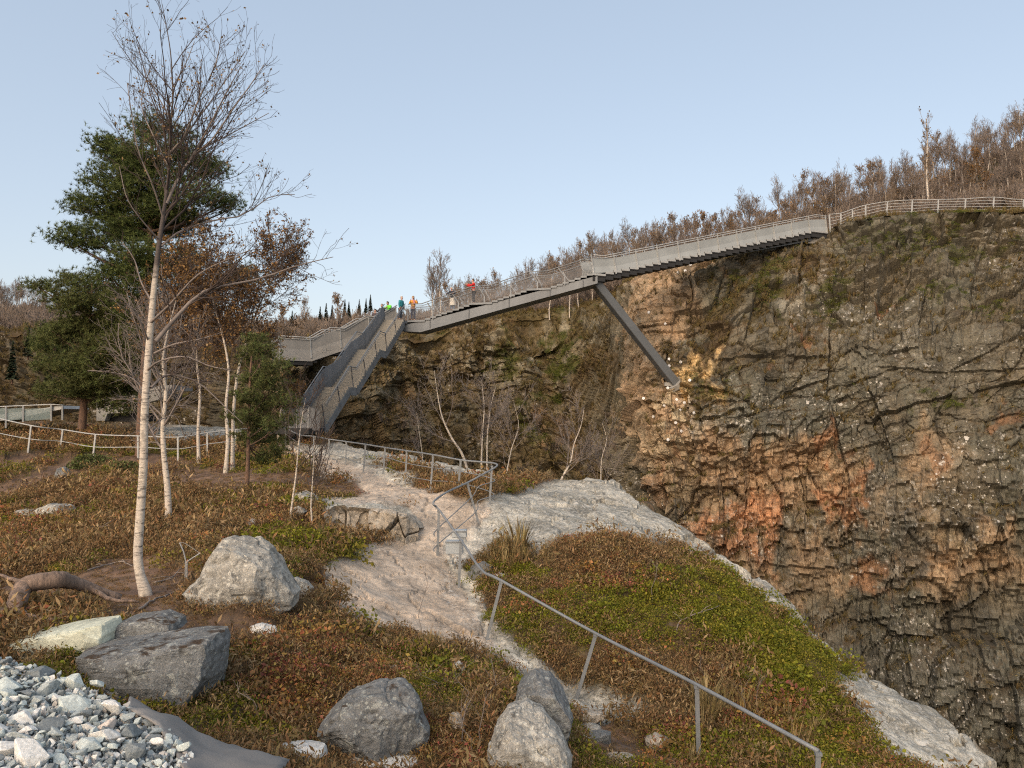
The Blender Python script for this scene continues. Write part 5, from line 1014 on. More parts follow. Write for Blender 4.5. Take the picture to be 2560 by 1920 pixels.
birch('birch_tree', 'bushy leafless birch rising behind the railing turn', PV(1090, 1070, 44), [(1095,1020),(1105,970),(1120,920),(1110,870)], 44, .05, 32, 9, (30, 130, 220), 0, .05, 'leaf_brown', .15, 'twig_pale', rmin=.008, spread=(.4, .7))
birch('birch_tree', 'leafless grey birch low on the gorge wall, right of the crooked one', PV(1300, 1080, 45), [(1298,1040),(1300,990),(1310,950),(1300,910)], 45, .05, 33, 9, (30, 130, 220), 0, .05, 'leaf_brown', .15, 'twig_pale', rmin=.008, spread=(.4, .7))
birch('birch_tree', 'small leafless birch on the gorge wall left of the close pair', PV(915, 1020, 49), [(912,980),(905,930),(900,890)], 49, .05, 34, 9, (30, 130, 220), 0, .05, 'leaf_brown', .15, 'twig_pale', rmin=.008, spread=(.4, .7))

# ------------------------------------------------------------------ pines
def pine(name, label, base, trunkV, d, r0, blobs, seed, tuft=.17, dens=1.0, needle=.011, sub=.30):
    rg = np.random.default_rng(seed); root = empty(name, base, label, 'tree'); tk = smoothline([base-Vector((0, 0, .2))] + [PV(x, y, d) for x, y in trunkV], 5); n = len(tk)
    V, Fq = tubeV(tk, np.linspace(r0, r0*.2, n), 12); part_np('trunk', V, Fq, M['pine_bark'], root)
    tkn = np.array([tuple(p) for p in tk]); LP, LR, TW, TC = [], [], [], []
    px = d/1640.
    for bx, by, rx, ry in blobs:
        dep = rg.uniform(-.6, .6)*rx*px + rg.uniform(-1.2, 1.2); c = np.array(tuple(PV(bx, by, d+dep))); R = np.array([rx*px, max(rx*px*.8, .5), ry*px])
        zt = c[2] - rg.uniform(.2, .8) - .25*abs(c[0]-np.interp(c[2], tkn[:, 2], tkn[:, 0])); j = np.argmin(np.abs(tkn[:, 2]-max(zt, tkn[2, 2]+1.0))); st = tkn[j]
        mid = st*.45 + c*.55 + np.array([0, 0, -.12*np.linalg.norm(c-st)]); t = np.linspace(0, 1, 7)[:, None]
        LP.append(st*(1-t)**2 + 2*mid*t*(1-t) + c*t*t); LR.append(np.linspace(.055, .018, 7)*(r0/.16))
        ns = max(4, int(rx*ry*.030*dens)); q = nrm_(rg.normal(size=(ns, 3)))*rg.uniform(.35, 1, (ns, 1))**.5*R + c
        for s in q:
            a = LP[-1][rg.integers(3, 7)]; TW.append(np.linspace(a, s, 4) + rg.normal(size=(4, 3))*.04)
            m_ = int(rg.integers(12, 22)); TC.append(s + rg.normal(size=(m_, 3))*np.array([sub, sub, sub*.55]))
    V, Fq = tubes(np.array(LP), np.array(LR), 6); V2, F2 = tubes(np.array(TW), np.full((len(TW), 4), .012), 3); Vj, Fj, _ = join([(V, Fq), (V2, F2)]); part_np('limbs', Vj, Fj, M['pine_limb'], root)
    T = np.vstack(TC); n = len(T); kN = 13; sh = np.repeat(rg.uniform(0, 1, n), kN*3)
    dr = nrm_(rg.normal(size=(n, kN, 3)) + np.array([0, 0, .75])); sd = nrm_(np.cross(dr, rg.normal(size=(n, kN, 3)))); ln = (tuft*rg.uniform(.7, 1.2, (n, kN)))[..., None]
    b = T[:, None, :] + 0*dr; V = np.stack([b - sd*needle, b + sd*needle, b + dr*ln], 2).reshape(-1, 3); o = part_np('crown', V, np.arange(len(V)).reshape(-1, 3), M['needles'], root, sh, False); return root
gp = on_ground(350, 1140, 33.); 
PB1 = [(310,355,70,16),(290,425,80,18),(300,500,80,18),(360,450,60,20),(250,350,40,14),(325,262,30,12),(300,285,42,18),(388,288,34,16),(222,306,20,20),(232,318,30,14),(262,330,40,15),(330,328,75,24),(425,345,45,20),(255,380,60,24),(197,386,20,14),(330,395,85,32),(455,370,38,22),(425,420,55,24),(168,440,22,20),(215,450,50,28),(320,465,90,34),(485,440,34,14),(500,450,22,10),(140,512,26,18),(195,512,50,26),(265,500,50,30),(290,548,55,26),(380,480,60,30),(260,575,40,16),(240,600,45,22),(320,600,60,34),(380,560,60,30),(520,600,40,25),(300,660,50,30),(420,650,50,30)]
pine('pine_tree', 'tall green pine behind the tall birch trunk', gp, [(306,900),(312,800),(320,700),(322,600),(324,500),(326,400),(328,320),(326,265)], gp.y, .22, PB1, 51)
PB2 = [(180,612,40,12),(100,620,34,9),(75,615,14,7),(150,600,20,12),(215,640,45,24),(260,650,50,30),(240,700,60,34),(200,720,30,20),(270,740,55,34),(180,790,60,26),(230,800,60,30),(130,838,45,15),(100,850,22,9),(200,835,60,22),(275,820,45,30),(120,718,26,18),(300,770,40,30),(150,650,50,25),(230,765,70,40),(165,705,40,28),(255,870,55,20),(120,790,40,18)]
g2 = on_ground(205, 1075, 40.); pine('pine_tree', 'darker pine with low wide branches left of the tall pine', P(205, 1062, 38), [(182,860),(186,780),(190,720),(196,660),(200,610)], 38, .2, PB2, 52, .2, 1.15, .013)
g3 = on_ground(617, 1226, 24.); PB3 = [(552,745,22,18),(575,760,22,16),(545,775,24,20),(590,790,22,18),(550,820,26,20),(590,830,26,16),(540,860,26,18),(590,870,34,16),(620,860,18,14),(555,905,30,18),(605,910,26,16),(530,900,20,14),(560,950,34,16),(600,965,20,14),(530,945,18,12),(560,990,26,10),(580,985,22,9)]
pine('young_pine', 'slender young pine beside the twin birch trunks', g3, [(536,980),(538,900),(540,820),(545,760),(550,728)], g3.y, .07, PB3, 53, .14, .75, .010, .17)
g4 = PV(120, 700, 55); pine('young_pine', 'small round pine on the rim at the left', PV(118, 765, 58), [(118,740),(118,710)], 58, .12, [(105,725,26,20),(130,718,24,18),(118,745,34,18),(100,755,20,12)], 54, .3, 1.2, .02, .4)
# scrubby juniper behind the heath railing
def shrub(name, label, bx, by, rx, ry, d, mat, seed, n=500, leaf=.09, stem='twig', cat='shrub', group=None, up=.5):
    rg = np.random.default_rng(seed); b = on_ground(bx*K, by*K, d); root = empty(name, b, label, cat, group); px = b.y/1640.; R = np.array([rx*px, rx*px*.7, ry*px*1.6]); q = nrm_(rg.normal(size=(n, 3)))*rg.uniform(.3, 1, (n, 1))**.5; q[:, 2] = np.abs(q[:, 2])
    C = np.array(tuple(b)) + q*R + np.array([0, 0, -.03]); V, Fq, sh = leaves(C, leaf, rg, up=up); part_np('crown', V, Fq, M[mat], root, sh)
    ns = 14; st = np.repeat(np.array([tuple(b)]), ns, 0); e = C[rg.integers(0, n, ns)]; t = np.linspace(0, 1, 4)[None, :, None]; P_ = st[:, None]*(1-t) + e[:, None]*t; part_np('stems', *tubes(P_, np.full((ns, 4), .008), 3), M[stem], root)
shrub('juniper_shrub', 'dark green low juniper below the heath railing', 200, 1010, 55, 20, 27, 'needles', 61, 1600, .09)
shrub('juniper_shrub', 'dark green low juniper right behind the tall birch trunk', 265, 1022, 50, 18, 26, 'needles', 62, 1400, .09)
shrub('bilberry_shrub', 'rust-tinged dwarf shrub at the left edge of the rock path', 655, 1190, 70, 34, 13.5, 'green', 63, 1500, .045)
shrub('bilberry_shrub', 'green-topped dwarf shrub in front of the rock path', 790, 1395, 38, 30, 10, 'green', 64, 1200, .035)
shrub('bilberry_shrub', 'small red dwarf shrub beside the conical boulder', 690, 1262, 16, 18, 12, 'bilberry', 65, 320, .035)
shrub('bilberry_shrub', 'orange-leaved dwarf shrub on the mound near the white rock face', 1700, 1530, 40, 26, 10.6, 'bilberry', 66, 420, .05)

# ------------------------------------------------------------------ woods on the hillside
def bare_tree(seed, h, leafy=0, cols=None, spread=(.28, .52), nt=(22, 130, 480)):
    rg = np.random.default_rng(seed); k = rg.normal(size=(6, 3))*.12; k[:, 2] = 0; k[0] = 0; t = np.linspace(0, 1, 6)[:, None]; tk = np.concatenate([np.zeros((6, 2)), t*h], 1) + np.cumsum(k, 0); T = tk[None]; TR = np.linspace(.085, .02, 6)[None]*(h/6)
    l, lr = spawn(T, TR, nt[0], rg, .3, .97, spread, (.35, .75), .22, 5, .5, .016, .1); b1, r1 = spawn(np.concatenate([l]), lr, nt[1], rg, .15, .98, (.3, .6), (.4, .8), .12, 4, .6, .012, .12); b2, r2 = spawn(b1, r1, nt[2], rg, .2, .98, (.4, .8), (.4, .9), .06, 4, .7, .010, .15)
    tm = np_mesh('trunk', *tubes(T, TR, 6)); tm.materials.append(M['birch_far']); V, Fq, _ = join([tubes(l, lr, 4), tubes(b1, r1, 3), tubes(b2, r2, 3)]); cm = np_mesh('crown', V, Fq); cm.materials.append(M['twig_far']); lm = None
    if leafy:
        V, Fq, sh = leaves(along(b2, leafy, rg, .1), .16, rg); lm = np_mesh('leaves', V, Fq, {'shade': sh}); lm.materials.append(M[cols])
    return tm, cm, lm
TV = [bare_tree(300+i, 5.6) for i in range(6)] + [bare_tree(310, 5.0, 420, 'leaf_brown'), bare_tree(311, 4.6, 700, 'leaf_orange'), bare_tree(312, 5.2, 300, 'leaf_orange')]
def put_tree(name, loc, v, s, rz, label, group):
    root = bpy.data.objects.new(name, None); COL.objects.link(root); root.location = loc; root.scale = (s*.95, s*.95, s); root.rotation_euler = (0, 0, rz); root.empty_display_size = .1; tag(root, label, 'tree', group)
    for nm, me in zip(('trunk', 'crown', 'leaves'), TV[v]):
        if me is not None: o = bpy.data.objects.new(nm, me); COL.objects.link(o); o.parent = root
rr_ = random.Random(77)
def hill_pt(hx_, t):
    i = np.interp(hx_, hu, np.arange(len(hu))); i0_ = min(int(i), len(hu)-2); f = i-i0_; row = 1 + t*(len(hv)-1); j = min(int(row), len(hv)-1); g = row-j
    a = HV[i0_, j]*(1-f)+HV[i0_+1, j]*f; b = HV[i0_, j+1]*(1-f)+HV[i0_+1, j+1]*f; return Vector(a*(1-g)+b*g)
for k in range(250):
    x = 1090 + (2640-1090)*((k*0.6180339) % 1.0); t = rr_.random()**.6
    if x > 1950: t = .45 + .55*t
    elif x > 1300: t = .42 + .58*t
    if 1080 < x < 1300: t = .3+.7*t
    p = hill_pt(x, min(t, .99)); v = rr_.choice([0, 1, 2, 3, 4, 5, 0, 1, 2, 3, 4, 5, 6, 6, 8, 8]); s = rr_.uniform(.75, 1.3)*(.9 if x > 1850 else .82)
    if 1700 < x < 1960 and rr_.random() < .35: v = 7
    if 2380 < x < 2460 and t < .8 and rr_.random() < .5: v = 7
    lab = {6: 'brown-leaved birch', 7: 'orange-leaved birch', 8: 'birch with few orange leaves'}.get(v, 'bare grey birch') + (' on the skyline' if t > .8 else ' on the lower slope' if t < .6 else ' on the middle slope') + (' behind the middle bridge flight' if x < 1480 else ' behind the upper bridge flight' if x < 2075 else ' above the cliff-top railing')
    put_tree('birch_tree', p - Vector((0, 0, .15)), v, s, rr_.uniform(0, 6.28), lab, 'birches of the hillside wood')
for k in range(70):
    x = -120 + 700*((k*0.6180339) % 1.0); t = .45+.55*rr_.random(); p = hill_pt(x, t); put_tree('birch_tree', p - Vector((0, 0, .15)), rr_.randrange(6), rr_.uniform(.7, 1.0), rr_.uniform(0, 6.28), 'bare grey birch on the distant hill at the left edge', 'birches of the left hill')
# rim trees seen under the bridge, white stems
for x, yb, d_, s, lab in ((1374,800,67,.85,'pale-stemmed bare birch on the rim under the middle flight, leftmost'),(1424,797,67,.9,'pale-stemmed bare birch on the rim just left of the strut'),(1448,793,67.5,.85,'pale-stemmed bare birch on the rim close to the strut top'),(1482,790,68,.8,'pale-stemmed bare birch behind the strut top'),(1526,760,70,.8,'pale-stemmed bare birch right of the strut in the gap below the bridge'),(1100,800,75,1.05,'slender bare birch against the sky, left of a pair by the black-jacketed person'),(1080,803,76,.95,'slender bare birch against the sky beside the orange-jacketed person')):
    put_tree('birch_tree', P(x, yb, d_), rr_.randrange(6), s, rr_.uniform(0, 6), lab, 'birches on the gorge rim')
tallv = bare_tree(330, 9.8, 240, 'leaf_brown', (.14, .26), (26, 110, 300)); TV.append(tallv); put_tree('birch_tree', P(2322, 545, 78), 9, 1.08, 0, 'tall slender tree towering over the wood at the upper right', None)
# spruces on the far side
def spruce_mesh(seed, h):
    rg = np.random.default_rng(seed); n = 420; t = rg.uniform(.08, 1, n)**.8; a = rg.uniform(0, 6.28, n); R = (1-t)*h*.20 + .08; st = np.stack([np.zeros(n), np.zeros(n), t*h], 1); e = st + np.stack([np.cos(a)*R, np.sin(a)*R, -R*.35 + rg.uniform(-.1, .25, n)], 1); sd = np.stack([-np.sin(a), np.cos(a), np.zeros(n)], 1)*(.10+.25*R)[:, None]
    mid = st*.45+e*.55; V = np.stack([st, mid-sd, e, mid+sd+np.array([0, 0, .05])], 1).reshape(-1, 3); cm = np_mesh('crown', V, np.arange(4*n).reshape(-1, 4), None, False); cm.materials.append(M['needles_dark'])
    tm = np_mesh('trunk', *tubes(np.array([[(0, 0, 0), (0, 0, h*.5), (0, 0, h)]]), np.array([[.14, .08, .02]]), 6)); tm.materials.append(M['pine_bark']); return tm, cm, None
TV += [spruce_mesh(i, 6.) for i in (1, 2, 3)]
for i, (x, y, d_, s, lab) in enumerate([(800,822,108,.78,'dark spruce behind the lower flight, left of a near pair'),(862,800,112,.75,'dark spruce behind the lower flight, small left one of three'),(872,802,112,.7,'dark spruce behind the lower flight, small middle one of three'),(898,790,115,.62,'dark pointed spruce right of the small spruces'),(915,785,118,.6,'tiny spruce tip left of the dark-haired person'),(926,782,118,.7,'tiny spruce tip behind the dark-haired person'),(815,825,105,.9,'broad spruce behind the lower flight, right of a near pair'),(830,820,107,.8,'short spruce right of the near pair behind the lower flight'),(730,835,100,.75,'small spruce above the left end of the lower flight'),(850,812,115,.5,'tiny spruce left of the small spruces')]):
    put_tree('spruce_tree', P(x, y, d_), 10 + i % 3, s*.68, i*1.3, lab, 'spruces on the far side')
for i, (x, y, d_, s, lab) in enumerate([(70,900,66,.5,'short spruce on the left cliff below the rim'),(150,870,66,.55,'small spruce on the left cliff beside the round pine'),(215,880,65,.7,'spruce on the left cliff behind the darker pine'),(30,960,64,.6,'spruce low on the left cliff'),(120,985,62,.5,'lowest small spruce at the foot of the left cliff')]):
    put_tree('spruce_tree', P(x, y, d_), 10 + i % 3, s, i*1.7, lab, 'spruces on the left cliff')
for i, (x, y, d_, s, v) in enumerate([(838,828,95,.9,7),(700,850,90,.8,7),(760,838,96,.8,8)]):
    put_tree('birch_tree', P(x, y, d_), v, s, i*2., ('orange birch beside the spruces behind the lower flight', 'orange birch above the left end of the lower flight', 'sparse orange birch behind the lower flight')[i], None)

# ------------------------------------------------------------------ ground cover: scattered tufts
def tuft_mesh(kind, seed):
    rg = np.random.default_rng(seed)
    if kind == 'grass':
        n = 26; a = rg.uniform(0, 6.28, n); b = np.stack([np.cos(a)*.2, np.sin(a)*.2, np.zeros(n)], 1)*rg.uniform(.2, 1, (n, 1)); tip = b + np.stack([np.cos(a)*rg.uniform(.2, .9, n), np.sin(a)*rg.uniform(.2, .9, n), rg.uniform(.7, 1.7, n)], 1); mid = b*.5+tip*.5 + np.array([0, 0, .22]); sd = np.stack([-np.sin(a), np.cos(a), np.zeros(n)], 1)*.03
        V = np.stack([b-sd, b+sd, mid+sd*.8, mid-sd*.8, tip], 1).reshape(-1, 3); i = np.arange(n)*5; Fq = np.concatenate([np.stack([i, i+1, i+2], 1), np.stack([i, i+2, i+3], 1), np.stack([i+3, i+2, i+4], 1)]); return np_mesh('tuft', V, Fq, {'shade': np.repeat(rg.uniform(0, 1, n), 5)}, False)
    n = {'heather': 60, 'leafy': 80, 'moss': 110}[kind]; q = nrm_(rg.normal(size=(n, 3)))*rg.uniform(.2, 1, (n, 1))**.5; q[:, 2] = np.abs(q[:, 2])*({'heather': 1.05, 'leafy': .85, 'moss': .6}[kind]); s = {'heather': .24, 'leafy': .155, 'moss': .13}[kind]
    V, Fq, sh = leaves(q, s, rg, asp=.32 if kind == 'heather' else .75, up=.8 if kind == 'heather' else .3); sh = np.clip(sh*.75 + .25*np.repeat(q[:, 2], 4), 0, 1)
    return np_mesh('tuft', V, Fq, {'shade': sh}, False)
def scatter(name, pts, rot, scl, meshes, mat, label, seed=0):
    src = bpy.data.collections.new(name+'_tufts')
    for i, me in enumerate(meshes):
        me = me.copy(); me.materials.clear(); me.materials.append(mat); src.objects.link(bpy.data.objects.new('%s_tuft_%d' % (name, i), me))
    n = len(pts); me = bpy.data.meshes.new(name); me.vertices.add(n); me.vertices.foreach_set('co', np.asarray(pts, np.float32).ravel())
    a = me.attributes.new('rot', 'FLOAT_VECTOR', 'POINT'); a.data.foreach_set('vector', np.asarray(rot, np.float32).ravel()); a = me.attributes.new('scl', 'FLOAT', 'POINT'); a.data.foreach_set('value', np.asarray(scl, np.float32))
    a = me.attributes.new('idx', 'INT', 'POINT'); a.data.foreach_set('value', np.random.default_rng(seed).integers(0, len(meshes), n).astype(np.int32))
    o = link(name, me, None, kind='stuff', label=label); ng = bpy.data.node_groups.new(name, 'GeometryNodeTree'); ng.interface.new_socket('Geometry', in_out='INPUT', socket_type='NodeSocketGeometry'); ng.interface.new_socket('Geometry', in_out='OUTPUT', socket_type='NodeSocketGeometry')
    gi = ng.nodes.new('NodeGroupInput'); go = ng.nodes.new('NodeGroupOutput'); ip = ng.nodes.new('GeometryNodeInstanceOnPoints'); ci = ng.nodes.new('GeometryNodeCollectionInfo'); ci.inputs[0].default_value = src; ci.inputs[1].default_value = True; ci.inputs[2].default_value = True; ip.inputs['Pick Instance'].default_value = True
    def na(nm, dt): q = ng.nodes.new('GeometryNodeInputNamedAttribute'); q.data_type = dt; q.inputs[0].default_value = nm; return q.outputs[0]
    L = ng.links.new; L(gi.outputs[0], ip.inputs['Points']); L(ci.outputs[0], ip.inputs['Instance']); L(na('idx', 'INT'), ip.inputs['Instance Index']); L(na('rot', 'FLOAT_VECTOR'), ip.inputs['Rotation']); L(na('scl', 'FLOAT'), ip.inputs['Scale']); L(ip.outputs[0], go.inputs[0])
    o.modifiers.new('scatter', 'NODES').node_group = ng; return o
TM = {k: [tuft_mesh(k, 400+i+10*j) for i in range(4)] for j, k in enumerate(('heather', 'leafy', 'moss', 'grass'))}
nr = np.random.default_rng(9); vis = (np.abs(np.arctan2(gx, gy)) < .66) & (gy > 4.2) & (gy < 46) & (heath*(1-.0) > .35) & (land < -.1)
soilv = (np.abs(np.arctan2(gx, gy)) < .66) & (gy > 4.2) & (gy < 40) & (m_soil > .5) & (heath < .35)
in_heap = poly_sd(heap_pts, gx, gy) < .25; vis &= ~in_heap; soilv &= ~in_heap
rdist = np.hypot(gx, gy); wgt = vis*heath*np.clip(rdist/9, .55, 1.6); n_t = 33000; sel = nr.choice(len(gx), n_t, p=wgt/wgt.sum(), replace=True)
X, Y = gx[sel] + nr.normal(size=n_t)*.004*rdist[sel], gy[sel] + nr.normal(size=n_t)*.012*rdist[sel]; Zg = zz[sel]; PXt, PYt = proj(X, Y, Zg); VX, VY = PXt/K, PYt/K
nA = fbm(X*.55, Y*.55, 101, 4); nB = fbm(X*.8, Y*.8, 102, 4); nC = fbm(X*1.6, Y*1.6, 103, 3)
def blob(cx, cy, rx, ry): return np.exp(-((VX-cx)/rx)**2 - ((VY-cy)/ry)**2)
wG = sst(.48, .6, nA)*.8 + 2.2*blob(1540,1290,190,80) + 2.4*blob(1710,1440,110,100) + blob(500,1090,120,40) + blob(60,1150,120,50) + .8*blob(620,1180,100,50) + .6*blob(1000,1520,120,60) + .7*blob(560,1600,120,60) + .8*blob(1800,1620,80,60)
wR = sst(.52, .62, nB)*.6 + .8*blob(450,1150,150,80)*.5 + 1.0*blob(700,1480,220,90) + 1.0*blob(1650,1560,120,60) + .8*blob(1350,1250,120,70) + 1.2*blob(40,1160,90,60) + .5*blob(950,1600,150,60)
wH = .55 + .8*blob(350,1150,250,120) + .4*sst(.5, .35, nA); wY = .06 + .9*blob(1110,1215,70,30) + .6*blob(1560,1540,120,40) + .5*blob(1750,1600,120,60) + .5*blob(1450,1650,80,40) + .3*blob(900,1420,120,30)
W4 = np.stack([wH, wR, wG, wY], 1)*nr.uniform(.35, 1.5, (n_t, 4))*np.array([1.15, .95, .95, 1.0]); typ = W4.argmax(1); sc_t = np.clip(.06 + .0085*rdist[sel], .11, .40)*nr.uniform(.7, 1.35, n_t)*np.where(nr.random(n_t) < .05, 1.8, 1.0)*(.6+.9*fbm(X*1.1, Y*1.1, 104, 3)); rz = np.stack([nr.normal(size=n_t)*.15, nr.normal(size=n_t)*.15, nr.uniform(0, 6.28, n_t)], 1)
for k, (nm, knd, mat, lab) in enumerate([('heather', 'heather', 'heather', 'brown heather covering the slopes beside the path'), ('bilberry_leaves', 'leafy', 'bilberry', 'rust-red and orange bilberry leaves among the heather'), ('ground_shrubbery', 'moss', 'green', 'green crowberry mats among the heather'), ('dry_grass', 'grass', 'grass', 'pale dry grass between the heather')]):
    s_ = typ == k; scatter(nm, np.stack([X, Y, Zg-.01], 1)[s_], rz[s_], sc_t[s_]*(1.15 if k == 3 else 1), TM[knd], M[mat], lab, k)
ws = soilv/ soilv.sum(); n_s = 2200; sel = nr.choice(len(gx), n_s, p=ws); scatter('leaf_litter', np.stack([gx[sel], gy[sel], zz[sel]-.005], 1), np.stack([np.zeros(n_s), np.zeros(n_s), nr.uniform(0, 6.28, n_s)], 1), np.clip(.03+.003*rdist[sel], .04, .12)*nr.uniform(.6, 1.2, n_s), TM['moss'], M['heather'], 'brown leaf litter on bare soil', 8)
# on the cliff ledges
CDf = CD.reshape(-1, 3); vg = veg.ravel()*(tpx.ravel() > -100)*(tpx.ravel() < 2620)*(CDf[:, 2] > -24); gmf = gm.ravel(); nr = np.random.default_rng(19)
area = np.linalg.norm(np.cross(du, dv), axis=-1).ravel(); wv_ = np.where(vg > .35, vg, 0)*area; n_c = 15000; sel = nr.choice(len(CDf), n_c, p=wv_/wv_.sum()); isg = gmf[sel]*nr.uniform(.5, 1.5, n_c) > .5
base = CDf[sel] + n2_.reshape(-1, 3)[sel]*.02; rz = np.stack([nr.normal(size=n_c)*.3+.35, nr.normal(size=n_c)*.3, nr.uniform(-.8, .8, n_c)], 1)
scatter('cliff_moss', base[isg], rz[isg], nr.uniform(.16, .34, isg.sum()), TM['moss'], M['moss'], 'green moss and low shrubs on the cliff ledges', 20); scatter('cliff_grass', base[~isg], rz[~isg], nr.uniform(.16, .36, (~isg).sum()), TM['grass']+TM['heather'], M['rust_grass'], 'rust-brown grass on the cliff ledges and slopes', 21)
# brush on the hillside
bm_ = []
for i in range(3):
    rg = np.random.default_rng(500+i); st = np.zeros((9, 2, 3)); a = rg.uniform(0, 6.28, 9); st[:, 1] = np.stack([np.cos(a)*.5, np.sin(a)*.5, rg.uniform(.6, 1.2, 9)], 1); b1, r1 = spawn(st, np.full((9, 2), .02), 70, rg, .2, .98, (.3, .6), (.3, .8), .15, 4, .7, .010, .12); V, Fq, _ = join([tubes(st, np.full((9, 2), .018), 3), tubes(b1, r1, 3)]); bm_.append(np_mesh('tuft', V, Fq))
hp = HV[:, 2:70].reshape(-1, 3); hxp, hyp = proj(hp[:, 0], hp[:, 1], hp[:, 2]); wv_ = (hxp > -150) & (hxp < 2700); wv_ = wv_/wv_.sum(); n_b = 5200; sel = nr.choice(len(hp), n_b, p=wv_); pp = hp[sel] + nr.normal(size=(n_b, 3))*np.array([.5, .6, 0])
scatter('undergrowth', pp - np.array([0, 0, .15]), np.stack([np.zeros(n_b), np.zeros(n_b), nr.uniform(0, 6.28, n_b)], 1), nr.uniform(.7, 1.9, n_b), bm_, M['twig_far'], 'leafless brush covering the hillside', 30)
scatter('hill_grass', (hp[nr.choice(len(hp), 5000, p=wv_)]), np.stack([np.zeros(5000), np.zeros(5000), nr.uniform(0, 6.28, 5000)], 1), nr.uniform(.3, .7, 5000), TM['grass']+TM['heather'], M['rust_grass'], 'brown grass and heather on the hillside', 31)
# brush at the foot of the far wall, behind the railing
fp = []; nr = np.random.default_rng(23)
for k in range(50):
    x, y = nr.uniform(870, 1560), nr.uniform(1040, 1230); h, n = on_cliff(x, y, 55)
    if h is not None: fp.append(tuple(h))
scatter('gorge_brush', np.array(fp), np.stack([np.full(len(fp), .3), np.zeros(len(fp)), nr.uniform(-1, 1, len(fp))], 1), nr.uniform(.35, 1.0, len(fp)), bm_, M['twig_far'], 'leafless brush growing on the far gorge wall', 32)

# single dry stalks in front
for i, (x, y0, y1, d_, lab) in enumerate([(913,1395,1232,11.5,'thin dry stalk with a yellow leaf standing in front of the path'),(997,1610,1430,8.0,'pale dry stalk with seed head right of the dark rounded boulder'),(1040,1620,1440,8.0,'thin curved dry stalk beside the lichen boulder'),(1020,1640,1530,7.8,'short dry stalk left of the lichen boulder'),(925,1450,1500,9.4,'thin dry stalk above the dark rounded boulder'),(1410,1310,1210,15,'thin leafless seedling on top of the heather mound'),(1290,1150,1062,19,'leafless seedling on the grey rock dome'),(1640,1560,1440,11,'tall dry grass stalk on the mound near the white rock face'),(1610,1570,1460,11,'dry grass stalk leaning left on the mound'),(545,1560,1480,8.6,'short dry stalk right of the flat-topped boulder'),(1520,1480,1420,12.5,'thin dry stalk by the pale stone on the mound')]):
    if y1 > y0: y0, y1 = y1, y0
    b = on_ground(x*K, y0*K, d_); r_ = np.random.default_rng(600+i); hgt = (y0-y1)/1640.*b.y; root = empty('dry_stalk', b, lab, 'plant'); tk = [b + Vector((r_.normal()*.02*k, r_.normal()*.02*k, hgt*k/5)) for k in range(6)]; T = pline(tk, 6)[None]; part_np('stem', *tubes(T, np.linspace(.006, .0025, 6)[None], 5), M['twig_pale'], root)
    l, lr = spawn(T, np.full((1, 6), .004), 7, r_, .3, .95, (.15, .35), (.4, .8), .15, 4, .6, .0018, .12); part_np('twigs', *tubes(l, lr, 3), M['twig_pale'], root); V, Fq, sh = leaves(along(l, 6, r_, .5), .03, r_); part_np('leaves', V, Fq, M['grass'], root, sh)
# ------------------------------------------------------------------ people on the bridge
def skin_mesh(J, E, R, name, sub=1):
    me = bpy.data.meshes.new(name); me.from_pydata([tuple(j) for j in J], E, []); o = bpy.data.objects.new(name, me); COL.objects.link(o)
    md = o.modifiers.new('s', 'SKIN'); md.use_smooth_shade = True
    for i, r in enumerate(R): me.skin_vertices[0].data[i].radius = (r, r) if not hasattr(r, '__len__') else r
    me.skin_vertices[0].data[0].use_root = True; sb = o.modifiers.new('u', 'SUBSURF'); sb.levels = sub; sb.render_levels = sub
    bpy.context.view_layer.update(); out = bpy.data.meshes.new_from_object(o.evaluated_get(bpy.context.evaluated_depsgraph_get())); out.name = name; bpy.data.objects.remove(o); bpy.data.meshes.remove(me)
    return out
SKIN = mat_plain('skin', (.50, .30, .22), .6, 0, .05); PM = {}
def cm_(c):
    if c not in PM: PM[c] = mat_plain('cloth_%d' % len(PM), c, .85, 0, .18, 6, 30)
    return PM[c]
